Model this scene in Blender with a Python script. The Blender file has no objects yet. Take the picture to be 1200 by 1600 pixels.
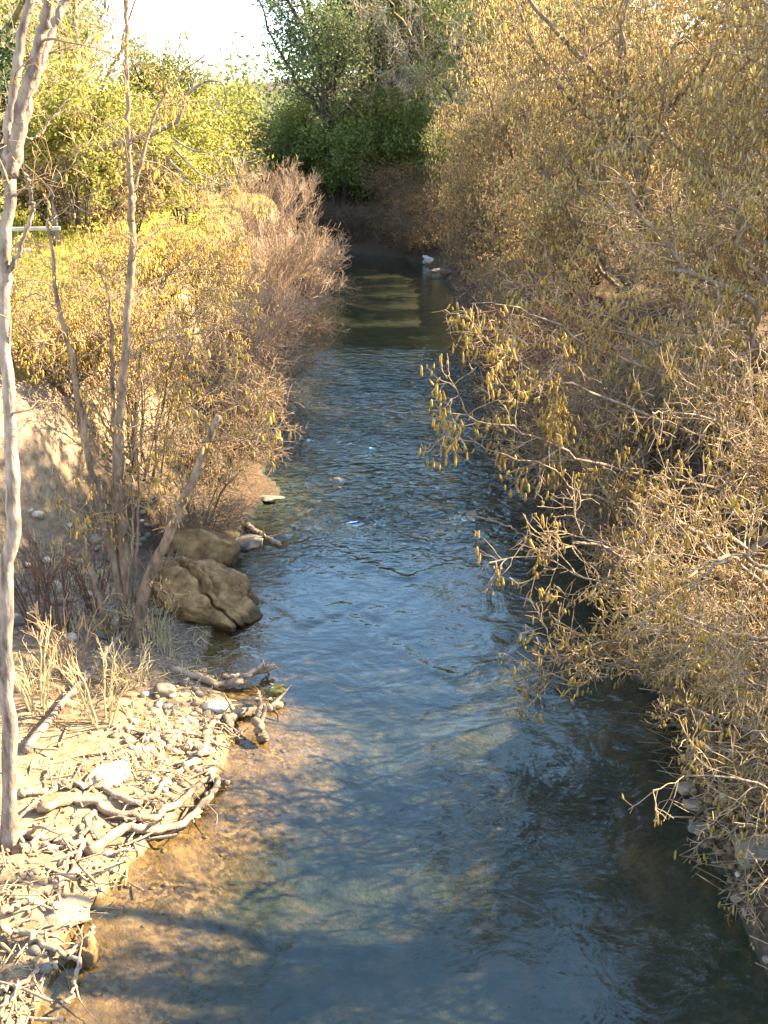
import bpy, math, random
import numpy as np
from mathutils import Vector

random.seed(7)
rng = np.random.default_rng(11)
scene = bpy.context.scene
col = scene.collection
R_ = math.radians

# ------------------------------------------------------------------ camera, sky, sun, exposure
CAM_H, PITCH, F = 6.5, R_(18.6), 1677.0          # height over the water, downward tilt, focal length in photo pixels
cam_data = bpy.data.cameras.new('camera')
cam = bpy.data.objects.new('camera', cam_data); col.objects.link(cam)
cam.location = (0, 0, CAM_H); cam.rotation_euler = (math.pi / 2 - PITCH, 0, 0)
cam_data.sensor_fit = 'VERTICAL'; cam_data.angle = 2 * math.atan(800 / F)
cam_data.clip_end = 3000; cam_data.clip_start = 0.05
scene.camera = cam

SUN_AZ, SUN_EL = R_(74), R_(32)
world = bpy.data.worlds.new('World'); scene.world = world; world.use_nodes = True
wn = world.node_tree.nodes; wl = world.node_tree.links
sky = wn.new('ShaderNodeTexSky'); sky.sky_type = 'NISHITA'; sky.sun_disc = False
sky.sun_elevation = SUN_EL; sky.sun_rotation = SUN_AZ
sky.air_density = 1.0; sky.dust_density = 0.3; sky.ozone_density = 0.1
bg = wn['Background']; bg.inputs[1].default_value = 0.10
wl.new(sky.outputs[0], bg.inputs[0])
sun_data = bpy.data.lights.new('sun', 'SUN'); sun_data.energy = 5.0; sun_data.angle = R_(0.55)
sun_data.color = (1.0, 0.81, 0.53)
sun = bpy.data.objects.new('sun', sun_data); col.objects.link(sun)
sdir = Vector((math.cos(SUN_EL) * math.sin(SUN_AZ), math.cos(SUN_EL) * math.cos(SUN_AZ), math.sin(SUN_EL)))
sun.rotation_euler = (-sdir).to_track_quat('-Z', 'Y').to_euler(); sun.location = sdir * 60
scene.view_settings.view_transform = 'Standard'; scene.view_settings.look = 'None'
scene.view_settings.exposure = 3.22; scene.view_settings.gamma = 1.0
scene.render.engine = 'CYCLES'
scene.cycles.max_bounces = 4; scene.cycles.diffuse_bounces = 2; scene.cycles.glossy_bounces = 2; scene.cycles.transparent_max_bounces = 6
scene.cycles.use_denoising = True; scene.cycles.denoiser = 'OPENIMAGEDENOISE'; scene.cycles.denoising_input_passes = 'RGB_ALBEDO_NORMAL'; scene.cycles.denoising_prefilter = 'ACCURATE'
scene.cycles.caustics_reflective = False; scene.cycles.caustics_refractive = False

# ------------------------------------------------------------------ noise
def _hash(i, j, k, s):
    n = (i * 374761393 + j * 668265263 + k * 2147483647 + s * 1274126177) & 0xFFFFFFFF
    n = ((n ^ (n >> 13)) * 1103515245) & 0xFFFFFFFF
    n = ((n ^ (n >> 16)) * 668265263) & 0xFFFFFFFF
    return ((n ^ (n >> 15)) & 0xFFFF) / 65535.0
def vnoise(p, s=0):
    p = np.asarray(p, float); f = np.floor(p); i = f.astype(np.int64); w = p - f; w = w * w * (3 - 2 * w)
    out = 0
    for a in (0, 1):
        for b in (0, 1):
            for c in (0, 1):
                h = _hash(i[..., 0] + a, i[..., 1] + b, i[..., 2] + c, s)
                out = out + h * (w[..., 0] if a else 1 - w[..., 0]) * (w[..., 1] if b else 1 - w[..., 1]) * (w[..., 2] if c else 1 - w[..., 2])
    return out * 2 - 1
def fbm(p, o=4, s=0, g=0.5):
    p = np.asarray(p, float); a = 1; r = 0
    for k in range(o):
        r = r + a * vnoise(p, s + k * 17); p = p * 2.03 + 5.3; a *= g
    return r
def fbm2(x, y, sc, o=4, s=0, g=0.5):
    return fbm(np.stack([x / sc, y / sc, np.zeros_like(x) + s * 3.7], -1), o, s, g)

# ------------------------------------------------------------------ terrain shape
_xl = np.array([(-60,-4),(0,-3.0),(5,-2.8),(6.7,-2.75),(8.3,-2.5),(9.3,-2.15),(10,-1.92),(10.6,-1.78),(11.3,-1.7),(11.9,-1.85),(12.6,-2.15),(13.2,-2.4),
                (14,-2.5),(15,-2.5),(17.4,-2.5),(19.5,-2.4),(20.6,-2.2),(22,-2.5),(24,-2.85),(30,-2.95),(36,-2.9),(60,-2.95),(64,-3.6),(68,-6),(72,-14),(76,-60),(400,-300)], float)
_xr = np.array([(-60,4.2),(0,3.8),(5.5,3.6),(6.7,3.38),(7.6,3.27),(8.35,3.17),(9.3,3.1),(10.4,3.22),(13.7,3.6),(17.6,3.5),(24,3.3),(36,3.2),(60,3.3),(66,2.6),(70,1.0),(74,-2.5),(78,-8),(84,-60),(400,-300)], float)
def XL(y): return np.interp(y, _xl[:, 0], _xl[:, 1])
def XR(y): return np.interp(y, _xr[:, 0], _xr[:, 1])
def ss(a, b, x):
    t = np.clip((x - a) / (b - a), 0, 1); return t * t * (3 - 2 * t)
def height(x, y):
    x = np.asarray(x, float); y = np.asarray(y, float)
    wob = 0.16 * fbm2(x, y, 1.3, 3, 1)
    eL = XL(y) - x + wob; eR = x - XR(y) + .38 * fbm2(x, y, .9, 3, 6)
    n1 = fbm2(x, y, 0.45, 4, 2); n2 = fbm2(x, y, 4.0, 3, 3)
    b = np.interp(y, [0, 13, 14, 15.5, 18, 24, 400], [3.3, 3.3, 2.4, 1.35, 0.85, 0.6, 0.6])
    topL = 4.0 + 0.4 * n2
    zl = np.where(eL < b, 0.04 + 0.2 * np.maximum(eL, 0), 0.04 + 0.2 * b + (topL - 0.04 - 0.2 * b) * ss(0, 1, (eL - b) / 2.9) )
    zl = zl + 0.07 * n1 * np.clip(eL * 2, 0, 1) + np.maximum(eL - b - 3, 0) * 0.045
    # small eroded ledge on the steep face
    zl = zl + 0.22 * np.sin((eL - b) * 5.0 + n2 * 2) * ss(0.2, 0.8, eL - b) * (1 - ss(2.0, 2.8, eL - b))
    # undercut step facing the camera at the near corner of the left bank
    step = ss(7.75, 7.5, y + .12 * n1) * ss(.25, .5, eL); zl = zl * (1 - .85 * step) + .14 * ss(.2, .5, eL) * ss(7.6, 7.85, y) * (1 - ss(8.2, 9.0, y))
    topR = 3.1 + 0.4 * n2
    zr = 0.04 + (topR) * ss(-0.25, 1, eR / 4.2) - topR * 0.104 + 0.09 * n1 * np.clip(eR * 2, 0, 1) + np.maximum(eR - 4.5, 0) * 0.07
    zr = np.where(eR > 0, np.maximum(zr, 0.03 + 0.1 * eR), zr)
    ein = np.minimum(-eL, -eR)
    bed = -0.04 - 0.42 * np.where(eL > eR, ss(0, 2.0, ein), ss(0, 1.1, ein)) - 0.06 * np.minimum(ein, 1) + 0.05 * n1 * np.clip(ein * 2, 0, 1)
    z = np.where(eL > 0, zl, np.where(eR > 0, zr, bed))
    far = np.hypot(x, y - 40)
    return z + np.maximum(far - 90, 0) * 0.012

# pixel of the photograph (1200 x 1600) -> point
cp, sp = math.cos(PITCH), math.sin(PITCH)
def ray(px, py):
    a, b = (px - 600) / F, (800 - py) / F
    return Vector((a, cp + b * sp, -sp + b * cp))
def P(px, py, D):
    d = ray(px, py); return Vector((0, 0, CAM_H)) + d * (D / d.y)
def G(px, py, lift=0.0):
    d = ray(px, py); t = np.arange(4, 120, 0.02)
    h = height(d.x * t, d.y * t); h = np.maximum(h, 0.0)
    i = np.argmax(CAM_H + d.z * t < h + lift)
    return Vector((d.x * t[i], d.y * t[i], float(h[i]) + lift))
def onground(x, y, dz=0.0): return Vector((x, y, float(height(x, y)) + dz))

# ------------------------------------------------------------------ materials
def mat(name, c1, c2, scale=6.0, rough=0.85, bump=0.3, bscale=40.0, transl=0.0, c3=None, spec=0.3, coord='Object', stretch=None, detail=6):
    m = bpy.data.materials.new(name); m.use_nodes = True
    nt = m.node_tree; N = nt.nodes; L = nt.links; b = N['Principled BSDF']
    tc = N.new('ShaderNodeTexCoord'); src = tc.outputs[coord]
    if stretch:
        mp = N.new('ShaderNodeMapping'); mp.inputs['Scale'].default_value = stretch
        L.new(src, mp.inputs[0]); src = mp.outputs[0]
    n = N.new('ShaderNodeTexNoise'); n.inputs['Scale'].default_value = scale; n.inputs['Detail'].default_value = detail
    n.inputs['Roughness'].default_value = 0.65
    L.new(src, n.inputs[0])
    r = N.new('ShaderNodeValToRGB'); r.color_ramp.elements[0].position = 0.32; r.color_ramp.elements[1].position = 0.68
    r.color_ramp.elements[0].color = (*c1, 1); r.color_ramp.elements[1].color = (*c2, 1)
    if c3: e = r.color_ramp.elements.new(0.5); e.color = (*c3, 1)
    L.new(n.outputs[0], r.inputs[0]); L.new(r.outputs[0], b.inputs['Base Color'])
    b.inputs['Roughness'].default_value = rough; b.inputs['Specular IOR Level'].default_value = spec
    if bump:
        n2 = N.new('ShaderNodeTexNoise'); n2.inputs['Scale'].default_value = bscale; n2.inputs['Detail'].default_value = 5
        L.new(src, n2.inputs[0])
        bp = N.new('ShaderNodeBump'); bp.inputs['Strength'].default_value = bump; bp.inputs['Distance'].default_value = 0.02
        L.new(n2.outputs[0], bp.inputs['Height']); L.new(bp.outputs[0], b.inputs['Normal'])
    if transl:
        t = N.new('ShaderNodeBsdfTranslucent'); L.new(r.outputs[0], t.inputs[0])
        mx = N.new('ShaderNodeMixShader'); mx.inputs[0].default_value = transl
        L.new(b.outputs[0], mx.inputs[1]); L.new(t.outputs[0], mx.inputs[2]); L.new(mx.outputs[0], N['Material Output'].inputs[0])
    return m
M = dict(
    pale_bark=mat('pale_bark', (.05,.036,.028), (.30,.235,.19), 11, bump=1.0, bscale=18, stretch=(1,1,.35)),
    alder_bark=mat('alder_bark', (.055,.038,.026), (.27,.195,.13), 11, bump=1.0, bscale=22, stretch=(1,1,.4)),
    twig=mat('twig', (.11,.07,.038), (.30,.21,.12), 5, bump=0),
    grey_twig=mat('grey_twig', (.10,.064,.032), (.40,.28,.155), 5, bump=0),
    pink_twig=mat('pink_twig', (.19,.12,.075), (.42,.30,.195), 1.5, bump=0),
    red_twig=mat('red_twig', (.09,.045,.032), (.17,.09,.06), 2, bump=0),
    white_twig=mat('white_twig', (.22,.18,.13), (.42,.36,.28), 3, bump=0),
    dark_bark=mat('dark_bark', (.03,.024,.018), (.09,.07,.05), 4, bump=.5, bscale=14),
    moss_bark=mat('moss_bark', (.06,.055,.02), (.16,.14,.05), 3, bump=.5, bscale=20),
    catkin=mat('catkin', (.20,.12,.03), (.52,.39,.12), 14, bump=0, transl=.4, c3=(.38,.26,.06)),
    gold_catkin=mat('gold_catkin', (.32,.22,.07), (.70,.56,.25), 12, bump=0, transl=.5, c3=(.56,.42,.15)),
    yellow_catkin=mat('yellow_catkin', (.33,.22,.05), (.68,.52,.17), 12, bump=0, transl=.5, c3=(.56,.40,.10)),
    brown_catkin=mat('brown_catkin', (.27,.195,.085), (.62,.50,.26), 10, bump=0, transl=.5, c3=(.47,.36,.16)),
    oak_leaf=mat('oak_leaf', (.08,.11,.025), (.18,.21,.05), 1.2, bump=0, transl=.4, rough=.6),
    teal_leaf=mat('teal_leaf', (.085,.11,.04), (.20,.225,.085), 1.0, bump=0, transl=.4, rough=.6),
    lime_leaf=mat('lime_leaf', (.15,.16,.028), (.36,.33,.075), 1.2, bump=0, transl=.5, rough=.6),
    dark_leaf=mat('dark_leaf', (.015,.035,.012), (.04,.07,.022), 1.5, bump=0, transl=.2, rough=.6),
    yellow_leaf=mat('yellow_leaf', (.24,.22,.035), (.40,.33,.07), 2, bump=0, transl=.4),
    dry_leaf=mat('dry_leaf', (.06,.042,.022), (.15,.105,.055), 2, bump=0, transl=.2),
    meadow=mat('meadow', (.22,.23,.03), (.42,.37,.07), 1.3, bump=0, transl=.4),
    straw=mat('straw', (.36,.27,.13), (.58,.47,.26), 3, bump=0, transl=.2),
    driftwood=mat('driftwood', (.11,.07,.042), (.36,.265,.175), 9, bump=.8, bscale=35, c3=(.24,.17,.11)),
    wet_wood=mat('wet_wood', (.13,.085,.05), (.36,.27,.18), 4, bump=.6, bscale=30),
    stone=mat('stone', (.12,.088,.055), (.34,.265,.18), 5, bump=.5, bscale=30, c3=(.23,.175,.115)),
    grey_stone=mat('grey_stone', (.08,.066,.05), (.21,.175,.13), 6, bump=.3, bscale=30),
    pale_stone=mat('pale_stone', (.32,.26,.18), (.52,.45,.34), 4, bump=.4, bscale=25),
    white_stone=mat('white_stone', (.36,.33,.29), (.62,.59,.54), 4, bump=.3, bscale=25),
    rock=mat('rock', (.075,.036,.013), (.36,.215,.09), 4.5, bump=1.0, bscale=10, c3=(.21,.12,.046), rough=.9),
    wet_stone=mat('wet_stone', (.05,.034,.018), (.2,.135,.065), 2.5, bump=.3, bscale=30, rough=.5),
    moss=mat('moss', (.055,.055,.015), (.13,.12,.03), 12, bump=.5, bscale=60),
    rail=mat('rail', (.28,.24,.18), (.46,.41,.33), 6, bump=.3, bscale=30),
)

def node_mat(name):
    m = bpy.data.materials.new(name); m.use_nodes = True
    return m, m.node_tree.nodes, m.node_tree.links

def ground_material():
    m, N, L = node_mat('ground'); b = N['Principled BSDF']; b.inputs['Roughness'].default_value = .92
    b.inputs['Specular IOR Level'].default_value = .2
    g = N.new('ShaderNodeNewGeometry'); sx = N.new('ShaderNodeSeparateXYZ'); L.new(g.outputs['Position'], sx.inputs[0])
    def noise(s, d=6):
        n = N.new('ShaderNodeTexNoise'); n.inputs['Scale'].default_value = s; n.inputs['Detail'].default_value = d
        n.inputs['Roughness'].default_value = .62; L.new(g.outputs['Position'], n.inputs[0]); return n.outputs[0]
    def ramp(src, stops):
        r = N.new('ShaderNodeValToRGB'); els = r.color_ramp.elements
        while len(els) < len(stops): els.new(.5)
        for e, (p, c) in zip(els, stops): e.position = p; e.color = (*c, 1)
        L.new(src, r.inputs[0]); return r.outputs[0]
    def mr(src, a, bb):
        n = N.new('ShaderNodeMapRange'); n.interpolation_type = 'SMOOTHSTEP'
        n.inputs[1].default_value = a; n.inputs[2].default_value = bb; L.new(src, n.inputs[0]); return n.outputs[0]
    def mix(f, a, bb):
        n = N.new('ShaderNodeMix'); n.data_type = 'RGBA'; L.new(f, n.inputs[0]); L.new(a, n.inputs[6]); L.new(bb, n.inputs[7]); return n.outputs[2]
    def add(a, k):
        n = N.new('ShaderNodeMath'); n.operation = 'MULTIPLY_ADD'; L.new(a, n.inputs[0]); n.inputs[1].default_value = k
        L.new(sx.outputs[2], n.inputs[2]); return n.outputs[0]
    def mult(a, bb):
        n = N.new('ShaderNodeMath'); n.operation = 'MULTIPLY'; L.new(a, n.inputs[0]); L.new(bb, n.inputs[1]); return n.outputs[0]
    big, fine = noise(.9), noise(9, 8)
    bed = ramp(noise(3.2, 8), [(.3, (.045,.03,.015)), (.5, (.125,.083,.041)), (.7, (.25,.17,.085))])
    vo = N.new('ShaderNodeTexVoronoi'); vo.inputs['Scale'].default_value = 26; L.new(g.outputs['Position'], vo.inputs[0])
    cells = ramp(vo.outputs['Color'], [(.2, (.06,.04,.02)), (.5, (.12,.08,.04)), (.8, (.20,.14,.072))])
    bed = mix(mr(noise(2.1), .40, .60), bed, cells)
    deep = ramp(noise(3.2, 8), [(.3, (.012,.02,.018)), (.5, (.024,.034,.026)), (.75, (.075,.06,.035))])  # darkening of light through deep tinted water, put into the bed colour
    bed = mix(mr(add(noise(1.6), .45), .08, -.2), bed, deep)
    sand = ramp(fine, [(.3, (.10,.065,.035)), (.5, (.22,.15,.085)), (.7, (.34,.245,.145))])
    dirt = ramp(fine, [(.3, (.15,.10,.06)), (.55, (.28,.20,.125)), (.75, (.40,.31,.20))])
    gravel = ramp(noise(22, 8), [(.3, (.055,.04,.027)), (.5, (.15,.11,.075)), (.72, (.30,.235,.165))])
    grass = ramp(noise(2.5), [(.3, (.17,.15,.03)), (.6, (.34,.29,.06))])
    litter = ramp(noise(14, 8), [(.3, (.03,.02,.011)), (.55, (.075,.05,.03)), (.75, (.15,.10,.058))])
    zf = add(fine, .08)
    c = mix(mr(zf, .02, .10), bed, sand)
    c = mix(mult(mr(sx.outputs[1], 11.6, 13.2), mr(zf, .06, .12)), c, gravel)
    c = mix(mr(add(big, .8), 1.0, 1.7), c, dirt)
    c = mix(mr(add(big, 1.2), 3.7, 4.6), c, grass)
    # leaf litter covers the right bank (all ground right of the channel) and the far bend
    cc = mix(mr(zf, .02, .12), deep, litter)
    c = mix(mr(sx.outputs[0], 2.2, 2.9), c, cc)
    c = mix(mr(sx.outputs[1], 58, 66), c, cc)
    c = mix(mult(mr(sx.outputs[1], 14.5, 17), mr(add(big, 1.0), 2.6, 1.4)), c, cc)
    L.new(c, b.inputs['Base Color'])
    bp = N.new('ShaderNodeBump'); bp.inputs['Strength'].default_value = .8; bp.inputs['Distance'].default_value = .05
    L.new(noise(18, 8), bp.inputs['Height']); L.new(bp.outputs[0], b.inputs['Normal'])
    return m

def water_material():
    m, N, L = node_mat('water'); N.remove(N['Principled BSDF'])
    g = N.new('ShaderNodeNewGeometry'); sx = N.new('ShaderNodeSeparateXYZ'); L.new(g.outputs['Position'], sx.inputs[0])
    def noise(scale, sxy, d=3, dist=0.0):
        mp = N.new('ShaderNodeMapping'); mp.inputs['Scale'].default_value = (*sxy, 1); L.new(g.outputs['Position'], mp.inputs[0])
        n = N.new('ShaderNodeTexNoise'); n.inputs['Scale'].default_value = scale; n.inputs['Detail'].default_value = d
        n.inputs['Distortion'].default_value = dist; L.new(mp.outputs[0], n.inputs[0]); return n.outputs[0]
    def mth(op, a, b):
        n = N.new('ShaderNodeMath'); n.operation = op
        for i, v in enumerate((a, b)):
            if isinstance(v, (int, float)): n.inputs[i].default_value = v
            else: L.new(v, n.inputs[i])
        return n.outputs[0]
    def mr(src, a, bb, lo=0., hi=1.):
        n = N.new('ShaderNodeMapRange'); n.interpolation_type = 'SMOOTHSTEP'
        for i, v in ((1, a), (2, bb), (3, lo), (4, hi)): n.inputs[i].default_value = v
        L.new(src, n.inputs[0]); return n.outputs[0]
    y = sx.outputs[1]
    rif = mth('MULTIPLY', mr(y, 15.5, 20), mr(y, 33, 39, 1, 0))
    rif = mth('ADD', mth('MULTIPLY', rif, mr(noise(.35, (1, .7)), .3, .62, .4, 1.)), .05)
    h1 = mth('MULTIPLY', noise(2.2, (.75, 1.15), 2, 1.0), .2)
    h2 = mth('MULTIPLY', noise(6, (.75, 1.1), 1, .6), .075)
    calm = mth('MULTIPLY', noise(1.6, (1, .8), 3, 1.2), .02)
    h = mth('ADD', mth('MULTIPLY', mth('ADD', h1, h2), rif), calm)
    bp = N.new('ShaderNodeBump'); bp.inputs['Strength'].default_value = 1.0; bp.inputs['Distance'].default_value = 1.0
    L.new(h, bp.inputs['Height'])
    dt = N.new('ShaderNodeVectorMath'); dt.operation = 'DOT_PRODUCT'; L.new(bp.outputs[0], dt.inputs[0]); L.new(g.outputs['Incoming'], dt.inputs[1])
    c1 = mth('SUBTRACT', 1.0, mth('ABSOLUTE', dt.outputs['Value'], 0)); fres = mth('MULTIPLY_ADD', mth('POWER', c1, 5.0), .96)
    fres.node.inputs[2].default_value = .04
    gl = N.new('ShaderNodeBsdfGlossy'); gl.inputs[0].default_value = (.86, 1, 1, 1); gl.inputs['Roughness'].default_value = .05; L.new(bp.outputs[0], gl.inputs['Normal'])
    tr = N.new('ShaderNodeBsdfTransparent'); tr.inputs[0].default_value = (.80, .77, .66, 1)
    mx = N.new('ShaderNodeMixShader'); L.new(fres, mx.inputs[0]); L.new(tr.outputs[0], mx.inputs[1]); L.new(gl.outputs[0], mx.inputs[2])
    L.new(mx.outputs[0], N['Material Output'].inputs[0])
    return m

# ------------------------------------------------------------------ mesh helpers
def mesh_np(name, V, faces, smooth=True):
    """faces: list of (n,k) integer arrays"""
    me = bpy.data.meshes.new(name); V = np.asarray(V, np.float32)
    faces = [np.asarray(f, np.int32) for f in faces if len(f)]
    nl = sum(f.size for f in faces); npoly = sum(len(f) for f in faces)
    me.vertices.add(len(V)); me.vertices.foreach_set('co', V.ravel())
    me.loops.add(nl); me.loops.foreach_set('vertex_index', np.concatenate([f.ravel() for f in faces]))
    me.polygons.add(npoly)
    tot = np.concatenate([np.full(len(f), f.shape[1], np.int32) for f in faces])
    st = np.concatenate([[0], np.cumsum(tot)[:-1]]).astype(np.int32)
    me.polygons.foreach_set('loop_start', st); me.polygons.foreach_set('loop_total', tot)
    if smooth: me.polygons.foreach_set('use_smooth', np.ones(npoly, bool))
    me.update(calc_edges=True); me.validate()
    return me
class MB:
    def __init__(s): s.V = []; s.Q = []; s.T = []; s.n = 0
    def add(s, V, Q=None, T=None):
        V = np.asarray(V, float).reshape(-1, 3); s.V.append(V)
        if Q is not None and len(Q): s.Q.append(np.asarray(Q, int) + s.n)
        if T is not None and len(T): s.T.append(np.asarray(T, int) + s.n)
        s.n += len(V); return s
    def build(s, name, material, parent=None, origin=(0, 0, 0), smooth=True, kind=None):
        fs = ([np.concatenate(s.Q)] if s.Q else []) + ([np.concatenate(s.T)] if s.T else [])
        me = mesh_np(name, np.concatenate(s.V) - np.asarray(origin, float), fs, smooth)
        me.materials.append(material)
        o = bpy.data.objects.new(name, me); col.objects.link(o)
        if parent: o.parent = parent
        else: o.location = origin
        if kind: o['kind'] = kind
        return o
def norm(a): return a / np.maximum(np.linalg.norm(a, axis=-1, keepdims=True), 1e-9)

def tubes(mb, Pl, Rd, k, cap=False):
    Pl = np.asarray(Pl, float); Rd = np.asarray(Rd, float); N, n = Pl.shape[:2]
    t = norm(np.gradient(Pl, axis=1)); d = norm(Pl[:, -1] - Pl[:, 0])
    a = np.where(np.abs(d[:, 2:3]) < .8, np.array([[0, 0, 1.]]), np.array([[1., 0, 0]]))[:, None, :]
    u = norm(np.cross(t, np.broadcast_to(a, t.shape))); v = np.cross(t, u)
    ang = np.arange(k) * 2 * math.pi / k
    V = Pl[:, :, None, :] + Rd[:, :, None, None] * (np.cos(ang)[:, None] * u[:, :, None, :] + np.sin(ang)[:, None] * v[:, :, None, :])
    idx = np.arange(N * n * k).reshape(N, n, k); nx = np.roll(idx, -1, axis=2)
    Q = np.stack([idx[:, :-1], nx[:, :-1], nx[:, 1:], idx[:, 1:]], -1).reshape(-1, 4)
    mb.add(V, Q)
    if cap:
        base = mb.n - N * n * k
        for b in range(N):
            for ring, rev in ((0, True), (n - 1, False)):
                c = idx[b, ring] ; c = c[::-1] if rev else c
                mb.T.append(np.array([[c[0], c[i], c[i + 1]] for i in range(1, k - 1)]) + base)

def resample(pts, n, wig=0.0):
    p = np.array([list(q) for q in pts], float)
    if len(p) == 2: p = np.array([p[0], p[0] * .67 + p[1] * .33, p[0] * .33 + p[1] * .67, p[1]])
    e = np.vstack([2 * p[0] - p[1], p, 2 * p[-1] - p[-2]]); out = []
    s = np.linspace(0, len(p) - 1 - 1e-6, n)
    for q in s:
        i = int(q); t = q - i; a, b, c, d = e[i:i + 4]
        out.append(.5 * (2 * b + (c - a) * t + (2 * a - 5 * b + 4 * c - d) * t * t + (3 * b - a - 3 * c + d) * t ** 3))
    out = np.array(out)
    if wig: 
        w = rng.normal(0, wig, out.shape); w[0] = 0; w[:, 2] *= .3; out += w
    return out

def grow(Pl, Rd, count, L, ang=(35, 70), t0=.25, t1=1., n=5, up=0.0, wig=.25, rf=.6, rmax=9., rtip=.002, lt=.5, bias=None):
    N, m = Pl.shape[:2]
    idx = np.repeat(np.arange(N), count); K = len(idx)
    t = rng.uniform(t0, t1, K); q = t * (m - 1); i = np.minimum(q.astype(int), m - 2); f = (q - i)[:, None]
    p0 = Pl[idx, i] * (1 - f) + Pl[idx, i + 1] * f; tan = norm(Pl[idx, i + 1] - Pl[idx, i])
    r0 = Rd[idx, i] * (1 - f[:, 0]) + Rd[idx, i + 1] * f[:, 0]
    rv = rng.normal(size=(K, 3)); perp = norm(rv - (rv * tan).sum(1, keepdims=True) * tan)
    a = np.radians(rng.uniform(ang[0], ang[1], K))[:, None]
    d = norm(np.cos(a) * tan + np.sin(a) * perp)
    ln = (L * rng.uniform(.55, 1.25, K) * (1 - lt * t))[:, None, None]
    steps = np.zeros((K, n, 3)); w = np.zeros((K, 3)); b = np.array([0, 0, up]) + (np.zeros(3) if bias is None else np.array(bias))
    for j in range(1, n):
        w = w + rng.normal(0, wig, (K, 3))
        steps[:, j] = norm(d + w + b * (j / (n - 1)))
    out = p0[:, None, :] + np.cumsum(steps, 1) * ln / (n - 1)
    rb = np.minimum(r0 * rf, rmax)[:, None]; taper = np.linspace(1, 0, n)[None, :] ** .8
    return out, np.maximum(rb * taper, rtip)

def spindles(mb, pos, length, rad, sides=3, droop=.18):
    K = len(pos)
    d = norm(np.stack([rng.normal(0, droop, K), rng.normal(0, droop, K), -np.ones(K)], 1))
    u = norm(np.cross(d, np.array([[1., .2, 0]]))); v = np.cross(d, u)
    ln = np.asarray(length)[:, None]; rr = np.asarray(rad)[:, None]
    ang = np.arange(sides) * 2 * math.pi / sides; ring = []
    for f, s in ((.18, .85), (.75, 1.0)):
        for q in ang: ring.append(pos + d * ln * f + rr * s * (math.cos(q) * u + math.sin(q) * v))
    V = np.stack([pos] + ring + [pos + d * ln], 1); nv = 2 + 2 * sides
    base = (np.arange(K) * nv)[:, None, None]; T = []; Q = []
    for s in range(sides):
        s2 = (s + 1) % sides
        T += [[0, 1 + s, 1 + s2], [1 + sides + s2, 1 + sides + s, nv - 1]]
        Q.append([1 + s, 1 + sides + s, 1 + sides + s2, 1 + s2])
    mb.add(V, (np.array(Q)[None] + base).reshape(-1, 4), (np.array(T)[None] + base).reshape(-1, 3))

def leaves(mb, pos, size, flat=0.0, asp=.55):
    K = len(pos); a = norm(rng.normal(size=(K, 3)) * np.array([1, 1, 1 - flat])); r = rng.normal(size=(K, 3))
    b = norm(np.cross(a, r)); nrm = np.cross(a, b); s = (size * rng.uniform(.6, 1.4, K))[:, None]
    V = np.stack([pos - a * s * .5, pos + b * s * asp * .5 + nrm * s * .1, pos + a * s * .5, pos - b * s * asp * .5 + nrm * s * .1], 1)
    base = (np.arange(K) * 4)[:, None]
    mb.add(V, None, np.concatenate([np.array([[0, 1, 2]]) + base, np.array([[0, 2, 3]]) + base]))

def along(Pl, count, t0=0., t1=1.):
    N, m = Pl.shape[:2]; idx = np.repeat(np.arange(N), count); q = rng.uniform(t0, t1, len(idx)) * (m - 1)
    i = np.minimum(q.astype(int), m - 2); f = (q - i)[:, None]
    return Pl[idx, i] * (1 - f) + Pl[idx, i + 1] * f

def thing(name, label, cat, loc, group=None):
    o = bpy.data.objects.new(name, None); o.empty_display_size = .2; col.objects.link(o); o.location = loc
    o['label'] = label; o['category'] = cat
    if group: o['group'] = group
    return o
def tag(o, label, cat, group=None):
    o['label'] = label; o['category'] = cat
    if group: o['group'] = group
    return o

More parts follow.
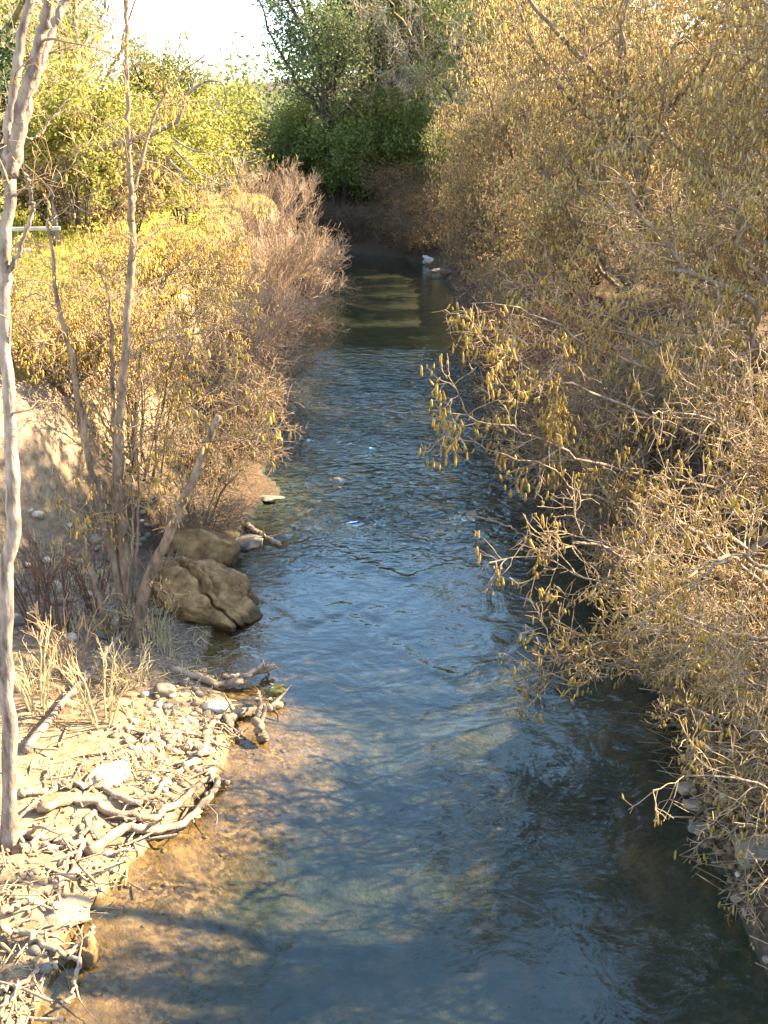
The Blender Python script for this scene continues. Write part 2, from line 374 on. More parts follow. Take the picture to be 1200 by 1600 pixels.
def plant(name, label, cat, base, limbs, levels, wood, twig, catk=None, leaf=None, group=None, limb_n=12, limb_k=7, wig=.02, limbname='limb', trunkname='trunk'):
    """limbs: [(points, r0, r1)], levels: list of dicts for grow(); catk / leaf: dicts"""
    base = Vector(base); root = thing(name, label, cat, base, group); o = np.array(base)
    LP, LR = [], []
    for i, (pts, r0, r1) in enumerate(limbs):
        p = resample(pts, limb_n, wig); r = np.linspace(r0, r1, limb_n)
        r = r * (1 + .09 * fbm(p * 3.1, 3, 21) + .10 * fbm(p * 11, 2, 22))
        if i == 0: r[:3] *= np.array([1.6, 1.25, 1.08])
        mb = MB(); tubes(mb, p[None], r[None], limb_k, cap=True)
        mb.build(trunkname if i == 0 else limbname, wood, root, o)
        LP.append(p); LR.append(r)
    Pl, Rd = np.array(LP), np.array(LR); tw = MB(); ks = (5, 4, 3, 3, 3); allp = []
    for j, lv in enumerate(levels):
        Pl, Rd = grow(Pl, Rd, **lv); tubes(tw, Pl, Rd, ks[j]); allp.append(Pl)
    tw.build('twig_crown', twig, root, o, kind='stuff')
    if catk:
        src = allp[catk.get('lv', -1)]; K = catk['n']; sel = rng.choice(len(src), min(len(src), max(1, int(len(src) * catk.get('frac', 1)))), replace=False)
        pp = along(src[sel], K, .35, 1.); m = catk.get('cl', 3); sp = catk.get('sp', .03)
        pp = np.repeat(pp, m, 0) + rng.normal(0, sp, (len(pp) * m, 3))
        ln = rng.uniform(.35, 1.3, len(pp)) * catk['len']
        mb = MB(); spindles(mb, pp, ln, (ln * .5 + catk['len'] * .4) * catk.get('fat', .11) * rng.uniform(.7, 1.25, len(pp)), droop=.28); mb.build('catkin_foliage', catk['mat'], root, o, kind='stuff')
    if leaf:
        src = allp[leaf.get('lv', -1)]; pp = along(src, leaf['n'], leaf.get('t0', .3), 1.)
        pp = pp + rng.normal(0, leaf.get('sp', .15), pp.shape)
        mb = MB(); leaves(mb, pp, leaf['size'], leaf.get('flat', .2), leaf.get('asp', .55)); mb.build('leaf_foliage', leaf['mat'], root, o, smooth=False, kind='stuff')
    return root
def copy_plant(root, label, loc, rot, sc, mats=None, group=None):
    r = root.copy(); col.objects.link(r); r.location = loc; r.rotation_euler = (0, 0, rot); r.scale = sc if hasattr(sc, '__len__') else (sc,) * 3
    r['label'] = label
    if group: r['group'] = group
    for ch in root.children:
        c = ch.copy(); col.objects.link(c); c.parent = r
    return r

# ------------------------------------------------------------------ ground and water
xs = np.unique(np.concatenate([np.linspace(-400, -30, 24), np.linspace(-30, -8, 45), np.arange(-8, -1, .11), np.arange(-1, 3, .16), np.arange(3, 8, .11), np.linspace(8, 30, 45), np.linspace(30, 400, 24)]))
ys = np.unique(np.concatenate([np.linspace(-60, 5, 30), np.arange(5, 20, .12), np.arange(20, 40, .2), np.arange(40, 90, .5), np.linspace(90, 600, 40)]))
gx, gy = np.meshgrid(xs, ys); gz = height(gx, gy)
nx, ny = len(xs), len(ys); idx = np.arange(nx * ny).reshape(ny, nx)
Q = np.stack([idx[:-1, :-1], idx[:-1, 1:], idx[1:, 1:], idx[1:, :-1]], -1).reshape(-1, 4)
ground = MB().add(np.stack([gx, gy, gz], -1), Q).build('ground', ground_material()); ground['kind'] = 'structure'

uu = np.linspace(0, 1, 90)
yy = np.unique(np.concatenate([np.linspace(-50, 5, 30), np.arange(5, 26, .08), np.arange(26, 66, .25), np.linspace(66, 84, 40)]))
U, Y = np.meshgrid(uu, yy); X = (XL(Y) - .6) * (1 - U) + (XR(Y) + .6) * U
wz = .012 * fbm2(X, Y * 1.2, .5, 3, 30) * (.25 + .9 * ss(15, 19, Y) * (1 - ss(30, 38, Y))) + .004 * fbm2(X, Y, .9, 3, 31)
def wake(px, py, amp, w=.055, ln=.8, spread=.7):
    """standing V of ripples spreading from a stone or stick just under the surface"""
    c = G(px, py); up = Y - c.y; m = np.maximum(up, 0)
    r = np.abs(X - c.x + .05 * np.sin(up * 5) + .12 * fbm2(X, Y, .5, 2, 70)) - m * spread
    return amp * (np.exp(-(r / w) ** 2) - .6 * np.exp(-((r + w * 1.8) / w) ** 2)) * ss(-.1, .02, up) * np.exp(-m / ln)
for px, py, amp, sp_ in ((480, 988, -.018, .8), (588, 976, -.018, .6), (540, 905, -.01, 1.0), (560, 822, -.035, 1.2), (440, 842, -.035, 1.2), (530, 752, .03, 1.2), (690, 852, .03, 1.2), (640, 905, .03, 1.0), (720, 1062, .02, .8), (740, 812, .05, 1.2), (760, 1100, -.012, .8), (580, 700, .03, 1.3), (480, 690, -.03, 1.3), (650, 760, .03, 1.3)):
    wz = wz + wake(px, py, amp, .05 + .00008 * (1600 - py), 1.0, sp_)
ny, nx = X.shape; idx = np.arange(nx * ny).reshape(ny, nx)
Q = np.stack([idx[:-1, :-1], idx[:-1, 1:], idx[1:, 1:], idx[1:, :-1]], -1).reshape(-1, 4)
water = MB().add(np.stack([X, Y, wz], -1), Q).build('creek_water', water_material()); water['kind'] = 'structure'

# ------------------------------------------------------------------ stones and rocks
def sphere_np(nu, nv):
    th = np.linspace(0, math.pi, nv + 1)[1:-1]; ph = np.arange(nu) * 2 * math.pi / nu
    V = [[0, 0, 1]] + [[math.sin(t) * math.cos(p), math.sin(t) * math.sin(p), math.cos(t)] for t in th for p in ph] + [[0, 0, -1]]
    T, Q = [], []
    for i in range(nu):
        j = (i + 1) % nu; T.append([0, 1 + i, 1 + j]); b = 1 + (nv - 2) * nu; T.append([b + j, b + i, b + nu])
        for r in range(nv - 2): a = 1 + r * nu; Q.append([a + i, a + nu + i, a + nu + j, a + j])
    return np.array(V, float), np.array(Q), np.array(T)
def rock_mesh(nu, nv, size, amp, seed, box=.75, freq=1.3, cracks=None, facets=0):
    V, Q, T = sphere_np(nu, nv); V = np.sign(V) * np.abs(V) ** box
    n = fbm(V * freq + seed * 7.1, 4, seed); V = V * (1 + amp * n)[:, None]
    if facets:
        fr_ = np.random.default_rng(seed * 5 + 1)
        for k in range(facets):
            nrm_ = norm(fr_.normal(size=3) + np.array([0, -.2, .25])); d_ = fr_.uniform(.62, .9)
            V = V - np.maximum(V @ nrm_ - d_, 0)[:, None] * nrm_
        V = V * (1 + .035 * fbm(V * 5 + seed, 4, seed + 3))[:, None]
    V = V * np.array(size)
    if cracks:
        V = cracks(V)
    return V, Q, T
def wet_line(m, top=.10):
    N = m.node_tree.nodes; L = m.node_tree.links; b = N['Principled BSDF']; src = b.inputs['Base Color'].links[0].from_socket
    g = N.new('ShaderNodeNewGeometry'); sx = N.new('ShaderNodeSeparateXYZ'); L.new(g.outputs['Position'], sx.inputs[0])
    n = N.new('ShaderNodeTexNoise'); n.inputs['Scale'].default_value = 6; L.new(g.outputs['Position'], n.inputs[0])
    ad = N.new('ShaderNodeMath'); ad.operation = 'MULTIPLY_ADD'; L.new(n.outputs[0], ad.inputs[0]); ad.inputs[1].default_value = -.14; L.new(sx.outputs[2], ad.inputs[2])
    mr = N.new('ShaderNodeMapRange'); mr.inputs[1].default_value = top - .10; mr.inputs[2].default_value = top - .02; mr.inputs[3].default_value = .35; mr.inputs[4].default_value = 1.0; L.new(ad.outputs[0], mr.inputs[0])
    mx = N.new('ShaderNodeMix'); mx.data_type = 'RGBA'; mx.blend_type = 'MULTIPLY'; mx.inputs[0].default_value = 1.0
    L.new(src, mx.inputs[6]); L.new(mr.outputs[0], mx.inputs[7]); L.new(mx.outputs[2], b.inputs['Base Color'])
wet_line(M['rock'])
pebbles = []
for k in range(7):
    V, Q, T = rock_mesh(8, 5, (1, random.uniform(.65, .95), random.uniform(.45, .7)), .22, 40 + k, .8)
    me = mesh_np('stone', V, [Q, T]); me.materials.append(M['stone' if k < 3 else 'grey_stone' if k < 5 else 'pale_stone']); pebbles.append(me)
def pebble(p, s):
    o = bpy.data.objects.new('stone', random.choice(pebbles)); col.objects.link(o); o.parent = ground
    o.location = (p.x, p.y, p.z + s * .2); o.scale = (s, s, s); o.rotation_euler = (random.uniform(-.3, .3), random.uniform(-.3, .3), random.uniform(0, 6.28)); return o
cnt = 0
while cnt < 170:                                  # sunlit gravel point
    px, py = random.gauss(270, 45), random.gauss(1150, 40)
    p = G(px, py); e = XL(p.y) - p.x
    if e < .02 or height(p.x, p.y) < .03: continue
    pebble(p, random.uniform(.035, .075)); cnt += 1
while cnt < 250:                                  # shaded cobbles on the bench behind the alder
    px, py = random.uniform(15, 250), random.uniform(800, 1000)
    p = G(px, py)
    if p.z > 1.6: continue
    pebble(p, random.uniform(.05, .12)); cnt += 1
while cnt < 298:                                  # stones among the roots, and along the right waterline
    if cnt % 2: px, py = random.uniform(20, 330), random.uniform(1180, 1590)
    else: px, py = random.uniform(1040, 1199), random.uniform(1130, 1560)
    p = G(px, py)
    if height(p.x, p.y) < 0: continue
    pebble(p, random.uniform(.03, .07)); cnt += 1
# fine gravel, too small to count
mb = MB(); V0, Q0, T0 = sphere_np(5, 3)
K = 2100; gy_ = rng.uniform(6.2, 15, K); gx_ = XL(gy_) - np.abs(rng.normal(0, 1.2, K)) + .04
s = rng.uniform(.012, .032, K)
RK = 700; ry_ = rng.uniform(6.4, 13, RK); gx_[:RK] = XR(ry_) + np.abs(rng.normal(.05, .5, RK)); gy_[:RK] = ry_; s[:RK] = rng.uniform(.015, .06, RK) ** 1.0
gz_ = height(gx_, gy_); gx_, gy_, s, gz_ = [a_[gz_ > .0] for a_ in (gx_, gy_, s, gz_)]; K = len(s)
VV = (V0[None] * rng.uniform(.6, 1.1, (K, 1, 3))) * s[:, None, None] + np.stack([gx_, gy_, gz_ + s * .3], 1)[:, None]
nv = len(V0); bs = (np.arange(K) * nv)[:, None, None]
left_ = gx_ < 0
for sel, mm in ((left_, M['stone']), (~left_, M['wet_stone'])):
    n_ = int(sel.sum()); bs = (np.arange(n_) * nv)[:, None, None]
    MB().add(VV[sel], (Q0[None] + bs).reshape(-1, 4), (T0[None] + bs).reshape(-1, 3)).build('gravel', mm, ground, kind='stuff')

mb = MB(); K = 30; gy_ = rng.uniform(6, 14, K); u_ = rng.uniform(0, .24, K) ** 1.4; gx_ = XL(gy_) * (1 - u_) + XR(gy_) * u_
gz_ = height(gx_, gy_); ok = gz_ < -.03; gx_, gy_, gz_ = gx_[ok], gy_[ok], gz_[ok]; K = len(gx_); s = rng.uniform(.015, .06, K)
VV = (V0[None] * rng.uniform(.6, 1.1, (K, 1, 3)) * np.array([1, .8, .45])) * s[:, None, None] + np.stack([gx_, gy_, np.minimum(gz_, -.05)], 1)[:, None]
bs = (np.arange(K) * nv)[:, None, None]
mb.add(VV, (Q0[None] + bs).reshape(-1, 4), (T0[None] + bs).reshape(-1, 3)); mb.build('bed_gravel', M['wet_stone'], ground, kind='stuff')

def boulder(name, label, px, py, size, material, rot=(0, 0, 0), amp=.2, seed=1, sink=.3, nu=36, nv=24, box=.7, cat='rock', cracks=None, lift=0):
    V, Q, T = rock_mesh(nu, nv, size, amp, seed, box, 1.4, cracks, (26 if nu > 100 else 14) if nu >= 30 else 0); p = G(px, py)
    o = MB().add(V, Q, T).build(name, material); o.location = p + Vector((0, 0, size[2] * (1 - 2 * sink) * .5 + lift)); o.rotation_euler = rot
    return tag(o, label, cat)
def strata(V):
    # bedding cracks that run down to the right, uneven in spacing and depth
    nrm = np.array([.49, .70, .52])
    q = V @ nrm + .16 * fbm(V * 1.3, 4, 77); edges = np.array([-.9, -.52, -.38, .02, .16, .55, .82]); dep = np.array([.06, .13, .05, .15, .06, .13, .08])
    k = np.abs(q[:, None] - edges[None]); cut = (dep * np.exp(-(k / .026) ** 2)).max(1)
    lay = np.searchsorted(edges, q); step = (((lay * 37) % 11) / 11 - .5) * .06
    q2 = V @ np.array([.80, -.45, .38]) + .16 * fbm(V * 1.7, 3, 12) + (lay % 3) * .21; f2 = q2 / .62 - np.floor(q2 / .62)
    cut2 = np.exp(-(np.minimum(f2, 1 - f2) / .035) ** 2)
    dirn = norm(V * np.array([.7, 1, 1.4]))
    return V + dirn * (-cut - .012 * cut2 + step * .7 + .05 * fbm(V * 4, 5, 9, .6))[:, None]
boulder('layered_rock', 'big brown cracked layered rock jutting into the creek', 316, 946, (1.15, .98, .66), M['rock'], (R_(8), R_(12), R_(-8)), .12, 3, .3, 240, 160, .7, cracks=strata)
boulder('smooth_rock', 'low grey brown rock behind the cracked layered rock', 322, 866, (.8, .6, .42), M['rock'], (0, R_(8), R_(20)), .16, 5, .35, 60, 40)
boulder('flat_stone', 'large flat pale stone sunlit on the root strewn bank', 172, 1218, (.30, .22, .1), M['pale_stone'], (0, R_(-6), R_(25)), .18, 8, .3)
boulder('pale_boulder', 'sunlit pale boulder at the lower left water edge', 95, 1428, (.28, .22, .07), M['stone'], (0, R_(8), R_(15)), .4, 12, .35, 70, 50, .8)
boulder('shore_boulder', 'shaded brown rock below the pale boulder at the lower left corner', 140, 1495, (.11, .17, .1), M['rock'], (0, 0, R_(10)), .4, 13, .3, 50, 36, .8)
boulder('grey_boulder', 'grey boulder under twigs on the right bank', 1185, 1335, (.26, .22, .15), M['grey_stone'], (0, 0, R_(-20)), .2, 15, .3)
boulder('rounded_stone', 'rounded tan stone topmost in the row at the right waterline', 1072, 1233, (.1, .08, .06), M['stone'], (0, 0, .4), .15, 16, .25, 20, 12)
boulder('rounded_stone', 'middle pale stone in the row at the right waterline', 1084, 1262, (.12, .07, .05), M['stone'], (0, 0, -.5), .15, 17, .25, 20, 12)
boulder('rounded_stone', 'long grey stone lowest in the row at the right waterline', 1096, 1298, (.13, .06, .05), M['grey_stone'], (0, 0, 0), .12, 18, .25, 20, 12)
boulder('riffle_stone', 'small wet stone breaking the surface in mid riffle', 528, 750, (.10, .06, .05), M['stone'], (0, 0, .2), .3, 20, .6, 24, 16)
boulder('riffle_stone', 'wet tan stone by the right branches in the riffle', 738, 807, (.12, .08, .09), M['stone'], (0, 0, -.3), .3, 21, .5, 24, 16)
boulder('pale_rock', 'small white rock on the left waterline below the pink willow', 509, 448, (.16, .14, .18), M['white_stone'], (0, 0, 0), .2, 22, .3, 20, 14)
boulder('bank_rock', 'long white rock at the foot of the far right bank', 672, 410, (.45, .3, .25), M['white_stone'], (0, R_(20), 0), .25, 23, .25, 24, 16)
boulder('bank_rock', 'grey rocks low on the far right shore', 690, 430, (.8, .6, .3), M['grey_stone'], (0, 0, .3), .3, 24, .3, 24, 16)
boulder('ledge_rock', 'low flat rock on the left shore beside the riffle', 420, 780, (.3, .16, .06), M['grey_stone'], (0, 0, .2), .25, 25, .35, 30, 20)
boulder('ledge_rock', 'dark rock under tangled twigs on the left shore', 392, 850, (.3, .25, .15), M['grey_stone'], (0, 0, .9), .25, 26, .35, 30, 20)
boulder('cobble', 'lone round grey cobble beside the dry grass', 257, 1082, (.13, .1, .09), M['grey_stone'], (0, 0, .3), .15, 27, .3, 20, 14)
boulder('cobble', 'pair of fused white stones at the gravel tip', 335, 1108, (.15, .1, .08), M['pale_stone'], (0, 0, .3), .25, 28, .3, 20, 14)

# ------------------------------------------------------------------ driftwood and roots (traced on the bank, resting on the ground)
def log(name, label, pix, r0, r1, material, lift=.03, cat='driftwood', branches=3, zs=None, k=8):
    pts = [G(x, y, lift * .55 if zs is None else zs[i]) for i, (x, y) in enumerate(pix)]
    p = resample(pts, 24, .022); r = 1.1 * np.linspace(r0, r1, 24) * (1 + .16 * fbm(p * 9, 3, len(label)))
    o = np.array(pts[0]); mb = MB(); tubes(mb, p[None], r[None], k, cap=True)
    if branches:
        q, qr = grow(p[None], r[None], branches, .55, (25, 60), .1, 1, 8, -.05, .25, .6, rtip=.004); tubes(mb, q, qr, 6)
    return tag(mb.build(name, material, None, o), label, cat)
D_ = M['driftwood']; W_ = M['wet_wood']
log('root_log', 'long pale root curving down to the water, topmost of the tangle', [(150,1215),(180,1245),(225,1250),(262,1225),(300,1190),(335,1175)], .035, .02, D_, .08)
log('root_log', 'thick bleached root with its end over the water', [(60,1262),(130,1250),(185,1272),(240,1278),(285,1250),(330,1215)], .045, .03, D_, .1)
log('root_log', 'bleached forked driftwood pointing at the brown shallows', [(140,1330),(190,1298),(240,1300),(290,1282),(325,1250),(345,1218)], .045, .03, D_, .12, branches=3)
log('root_log', 'short pale stick dangling over the shallows', [(328,1240),(315,1265),(300,1285)], .022, .012, D_, .1)
log('root_log', 'pale root lying across the trunk foot at left edge', [(15,1300),(60,1310),(110,1320),(160,1315),(195,1290)], .04, .025, D_, .07)
log('root_log', 'thin pale root running down toward the pale boulder', [(150,1270),(130,1300),(125,1340),(95,1385),(70,1400)], .03, .02, D_, .06)
log('root_log', 'straight bleached branch on the sand at left edge', [(0,1430),(40,1410),(80,1385),(120,1365)], .04, .025, D_, .06)
log('root_log', 'pale bowed root above the dark hollow at lower left', [(0,1450),(40,1458),(80,1480),(105,1492),(130,1475),(150,1445)], .028, .015, D_, .12)
log('root_log', 'thin root hanging down the dark hollow at lower left', [(105,1490),(122,1510),(118,1540),(110,1570)], .022, .01, D_, .1)
log('root_log', 'thin crooked root along the bottom left corner', [(0,1545),(30,1540),(60,1515),(95,1500)], .02, .012, D_, .06)
log('root_log', 'brown root tip bent by the lower left corner', [(0,1590),(15,1560),(40,1555)], .025, .015, W_, .05)
log('root_log', 'sunlit white root at the edge of the gravel point', [(290,1205),(320,1170),(325,1140),(345,1120)], .045, .03, D_, .07, branches=2)
log('root_log', 'knobbly white root end beside the brown shallows', [(300,1200),(330,1215),(350,1225)], .05, .03, D_, .06, branches=2)
log('root_log', 'low root crossing the sand below the flat stone', [(30,1240),(80,1235),(120,1225),(150,1235)], .04, .02, D_, .05)
log('root_log', 'short dark root under the leftmost trunk', [(28,1330),(60,1325),(85,1330)], .05, .03, W_, .04)
log('drift_log', 'brown log reaching over the water below the layered rock', [(265,1045),(315,1062),(350,1070),(385,1055),(428,1040)], .05, .035, W_, .1, branches=2, zs=[.04,.06,.08,.14,.2])
log('drift_log', 'pale upper log lying on the brown log', [(350,1058),(385,1056),(425,1042)], .04, .03, D_, .2)
log('drift_log', 'grey log with mossy end half in the water', [(350,1125),(385,1112),(415,1108),(440,1100)], .055, .04, W_, .06)
log('drift_stump', 'short rough upright stump beside the mossy log', [(408,1155),(405,1130),(406,1100),(400,1080)], .065, .02, M['alder_bark'], .05, zs=[.02,.12,.2,.3], cat='stump')
log('drift_stick', 'pale stick standing up behind the mossy log', [(420,1095),(428,1070)], .025, .015, D_, .05, zs=[.05,.15])
log('drift_stick', 'forked pale stick in the shallows at the gravel tip', [(340,1128),(355,1140),(375,1152)], .025, .012, D_, .05, branches=2)
boulder('moss_clump', 'green mossy clump on the end of the grey log', 432, 1092, (.12, .1, .07), M['moss'], (0, 0, 0), .3, 31, .2, 24, 16, .9, cat='moss', lift=.08)
log('drift_log', 'dark red brown log end by the left riffle shore', [(385,820),(410,838),(440,852)], .05, .04, W_, .06)
log('sunken_stick', 'thin dark stick trailing from the wet tan stone', [(738,806),(790,820),(840,850)], .02, .012, W_, .05)
p0, p1 = G(40, 1175, .05), P(192, 988, 12.6)
mb = MB(); tubes(mb, resample([p0, p0.lerp(p1, .35) + Vector((0, 0, .03)), p0.lerp(p1, .7), p1], 14, .01)[None], np.linspace(.05, .022, 14)[None], 9, cap=True)
tag(mb.build('leaning_pole', M['pale_bark'], None, np.array(p0)), 'straight pale pole leaning from the bank into the many stemmed alder', 'branch')

# ------------------------------------------------------------------ left bank plants
def px_limb(pix, D, r0, r1, D1=None):
    n = len(pix); return ([P(x, y, D if D1 is None else D + (D1 - D) * i / (n - 1)) for i, (x, y) in enumerate(pix)], r0, r1)

b = G(12, 1335, -.1); D = b.y
plant('slender_tree', 'tall slender pale trunk at the left edge forking near the top', 'tree', b,
      [([b] + [P(x, y, D) for x, y in ((15,1240),(13,1140),(10,1040),(10,960),(13,880),(22,820),(19,760),(17,690),(15,610),(8,530),(6,470),(7,400),(14,330),(16,280))], .07, .045),
       px_limb([(16,285),(10,230),(22,140),(45,0),(60,-90)], D, .042, .03),
       px_limb([(17,275),(30,190),(55,90),(78,0),(95,-90)], D, .052, .035, D - .3),
       px_limb([(19,275),(42,160),(72,70),(112,-20),(150,-110)], D, .05, .03, D + .3),
       px_limb([(10,440),(30,390),(50,330),(47,295),(38,270)], D, .022, .009, D - .2),
       px_limb([(14,300),(2,240),(-15,190)], D, .035, .02),
       px_limb([(24,205),(55,215),(100,160),(150,100)], D, .012, .004, D + .5)],
      [dict(count=5, L=.9, ang=(25, 55), t0=.5, up=.3, rf=.3, rmax=.012, n=6), dict(count=4, L=.4, n=4, rf=.6), dict(count=2, L=.2, n=3, rf=.6)],
      M['pale_bark'], M['grey_twig'], limb_n=40, limb_k=12, wig=.009)

b = G(200, 1010, -.1); D = b.y
plant('multi_stemmed_alder', 'many stemmed alder with catkins growing from the left gravel bank', 'tree', b,
      [px_limb([(200,1010),(198,900),(188,760),(186,650),(198,520),(206,400),(204,305)], D, .085, .040),
       px_limb([(205,345),(204,300),(201,220),(197,100),(200,-60)], D, .041, .022),
       px_limb([(205,340),(210,300),(228,230),(248,165),(285,115),(322,85)], D, .028, .008, D + .4),
       px_limb([(203,985),(172,850),(148,760),(126,650),(112,560),(92,480),(80,390),(75,340)], D, .06, .012, D - .3),
       px_limb([(192,1000),(183,860),(178,720),(176,600),(172,480),(160,420)], D + .1, .05, .012, D + .5),
       px_limb([(203,1040),(222,940),(243,880),(272,820),(305,740),(340,650)], D - .3, .085, .045, D - .6),
       px_limb([(180,1030),(160,950),(135,860),(108,780)], D - .2, .06, .035),
       px_limb([(210,940),(214,860),(216,760),(212,680),(220,600)], D, .025, .006),
       px_limb([(195,960),(208,820),(204,720),(240,660)], D - .2, .02, .005),
       px_limb([(203,560),(250,530),(320,520),(380,500)], D, .014, .004, D + .6),
       px_limb([(204,480),(240,440),(300,420),(370,430)], D, .014, .004, D + 1),
       px_limb([(190,700),(230,690),(300,640),(380,620)], D, .014, .004, D + .8),
       px_limb([(310,735),(335,690),(370,690),(400,680)], D - .6, .014, .004, D - .2),
       px_limb([(95,490),(60,460),(30,470)], D - .2, .012, .004),
       px_limb([(206,400),(260,350),(310,330),(350,350)], D, .014, .004, D + .8)],
      [dict(count=10, L=1.0, ang=(35, 75), t0=.25, up=-.1, rf=.4, rmax=.010, n=6), dict(count=5, L=.45, n=5, rf=.65, wig=.3, rtip=.004), dict(count=2, L=.24, n=3, rf=.7, rtip=.0038)],
      M['alder_bark'], M['twig'], catk=dict(n=1, cl=2, len=.1, fat=.14, mat=M['yellow_catkin'], lv=-1, frac=.55), limb_n=32, limb_k=9, wig=.01)

def shrub(name, label, base, h, spread, stems, lean=(0, 0), wood=None, twig=None, cat='shrub', levels=None, r=.03, arch=.0, **kw):
    limbs = []
    for i in range(stems):
        a = random.uniform(0, 6.283); s = spread * random.uniform(.3, 1.); hh = h * random.uniform(.7, 1.05)
        dx, dy = math.cos(a) * s + lean[0] * random.uniform(.5, 1.2), math.sin(a) * s + lean[1] * random.uniform(.5, 1.2)
        b0 = Vector(base) + Vector((math.cos(a) * .15 * spread, math.sin(a) * .15 * spread, -.1))
        limbs.append(([b0, b0 + Vector((dx * .25, dy * .25, hh * .42)), b0 + Vector((dx * .62, dy * .62, hh * .8)), b0 + Vector((dx, dy, hh * (1 - arch)))], r * random.uniform(.6, 1.1), .006))
    return plant(name, label, cat, base, limbs, levels, wood or twig, twig, wig=.03 * h / 4, limb_k=6, limb_n=10, limbname='stem', trunkname='stem', **kw)

LV_ALDER = [dict(count=10, L=1.3, ang=(30, 70), t0=.2, up=.05, rf=.5, rmax=.016, n=6, rtip=.006), dict(count=5, L=.6, n=5, rf=.65, wig=.3, rtip=.005), dict(count=2, L=.34, n=3, rf=.75, rtip=.0045)]
shrub('alder_shrub', 'golden catkin alder shrub behind the many stemmed alder, nearest the water', onground(-4.2, 18.2), 3.5, 1.5, 12, (.9, -.4), M['alder_bark'], M['twig'], levels=LV_ALDER,
      catk=dict(n=1, cl=3, len=.115, fat=.125, mat=M['yellow_catkin'], frac=.35, sp=.06))
shrub('alder_shrub', 'yellow catkin shrub on the bank top below the fence', onground(-5.3, 17.5), 1.2, 1.2, 11, (.2, 0), M['alder_bark'], M['twig'], levels=LV_ALDER,
      catk=dict(n=1, cl=3, len=.115, fat=.125, mat=M['yellow_catkin'], frac=.9, sp=.05))
shrub('alder_shrub', 'yellow catkin shrub between the fence and the pink willow', onground(-5.2, 22.5), 1.7, 1.7, 10, (.5, 0), M['alder_bark'], M['twig'], levels=LV_ALDER,
      catk=dict(n=1, cl=4, len=.125, fat=.125, mat=M['yellow_catkin'], frac=1., sp=.06))
shrub('brown_shrub', 'bare brown shrub hanging over the left riffle shore', onground(-3.3, 22), 2.6, 1.1, 9, (.5, -.4), M['twig'], M['twig'], levels=LV_ALDER, arch=.1,
      catk=dict(n=1, cl=1, len=.07, mat=M['brown_catkin'], frac=.2))
shrub('brown_shrub', 'tangle of bare twigs on the shore behind the layered rock', onground(-3.2, 17.6), 1.3, .8, 8, (.4, -.2), M['twig'], M['grey_twig'],
      levels=[dict(count=8, L=.8, ang=(30, 80), t0=.1, up=-.1, rf=.5, rmax=.01, n=5), dict(count=5, L=.35, n=4, rf=.6), dict(count=2, L=.18, n=3)])

LV_WILLOW = [dict(count=12, L=1.7, ang=(12, 35), t0=.12, up=.5, rf=.5, rmax=.014, n=6, wig=.09), dict(count=6, L=.8, ang=(15, 40), n=5, rf=.6, wig=.1, up=.4, rtip=.0045), dict(count=3, L=.4, ang=(15, 40), n=3, rf=.7, rtip=.0045, up=.3)]
shrub('pink_willow', 'pink stemmed bare willow thicket at the bend of the left bank', onground(-4.6, 38), 4.0, 2.1, 14, (.5, 0), M['pink_twig'], M['pink_twig'], levels=LV_WILLOW, r=.035)
shrub('pink_willow', 'pinkish bare willow leaning over the water on the left bank', onground(-3.9, 31), 3.6, 1.5, 14, (.9, -.3), M['pink_twig'], M['pink_twig'], levels=LV_WILLOW, r=.03, arch=.08)
PW = [o for o in col.objects if o.name.startswith('pink_willow')]
copy_plant(PW[1], 'low pinkish willow at the head of the left riffle shore', onground(-3.7, 26), 1.1, (.8, .8, .72))
copy_plant(PW[0], 'dim pinkish willow farthest along the left bank', onground(-4.9, 50), 2.4, (1, 1, .95))

LOWB = [dict(LV_ALDER[0], L=1.0, up=-.15), LV_ALDER[1], LV_ALDER[2]]
wb = shrub('waterside_brush', 'low brown brush at the waterline left of the mid riffle stone', onground(-3.15, 20.2), 1.3, 1.1, 8, (.35, -.3), M['twig'], M['twig'], levels=LOWB, arch=.2, r=.02)
wr = shrub('waterside_brush', 'low red brown brush at the left waterline below the low willow', onground(-3.25, 24.5), 1.6, 1.1, 8, (.35, -.3), M['red_twig'], M['pink_twig'], levels=LOWB, arch=.2, r=.02)
for src, x, y, sc, lab in ((wr, -3.3, 28.5, 1.1, 'pinkish brush trailing into the left edge of the upper riffle'), (wr, -3.3, 34, 1.2, 'pinkish brush at the waterline under the bend willow'), (wr, -3.4, 39, 1.2, 'pinkish brush on the left shore just beyond the bend willow'),
                           (wr, -3.4, 45, 1.4, 'pinkish brush midway to the bend at the left waterline'), (wb, -3.7, 57, 1.8, 'brown brush at the last left corner of the creek'), (wb, -3.0, 17.0, .6, 'small brown brush on the low grey brown rock')):
    copy_plant(src, lab, onground(x, y), random.uniform(-.6, .6), sc)

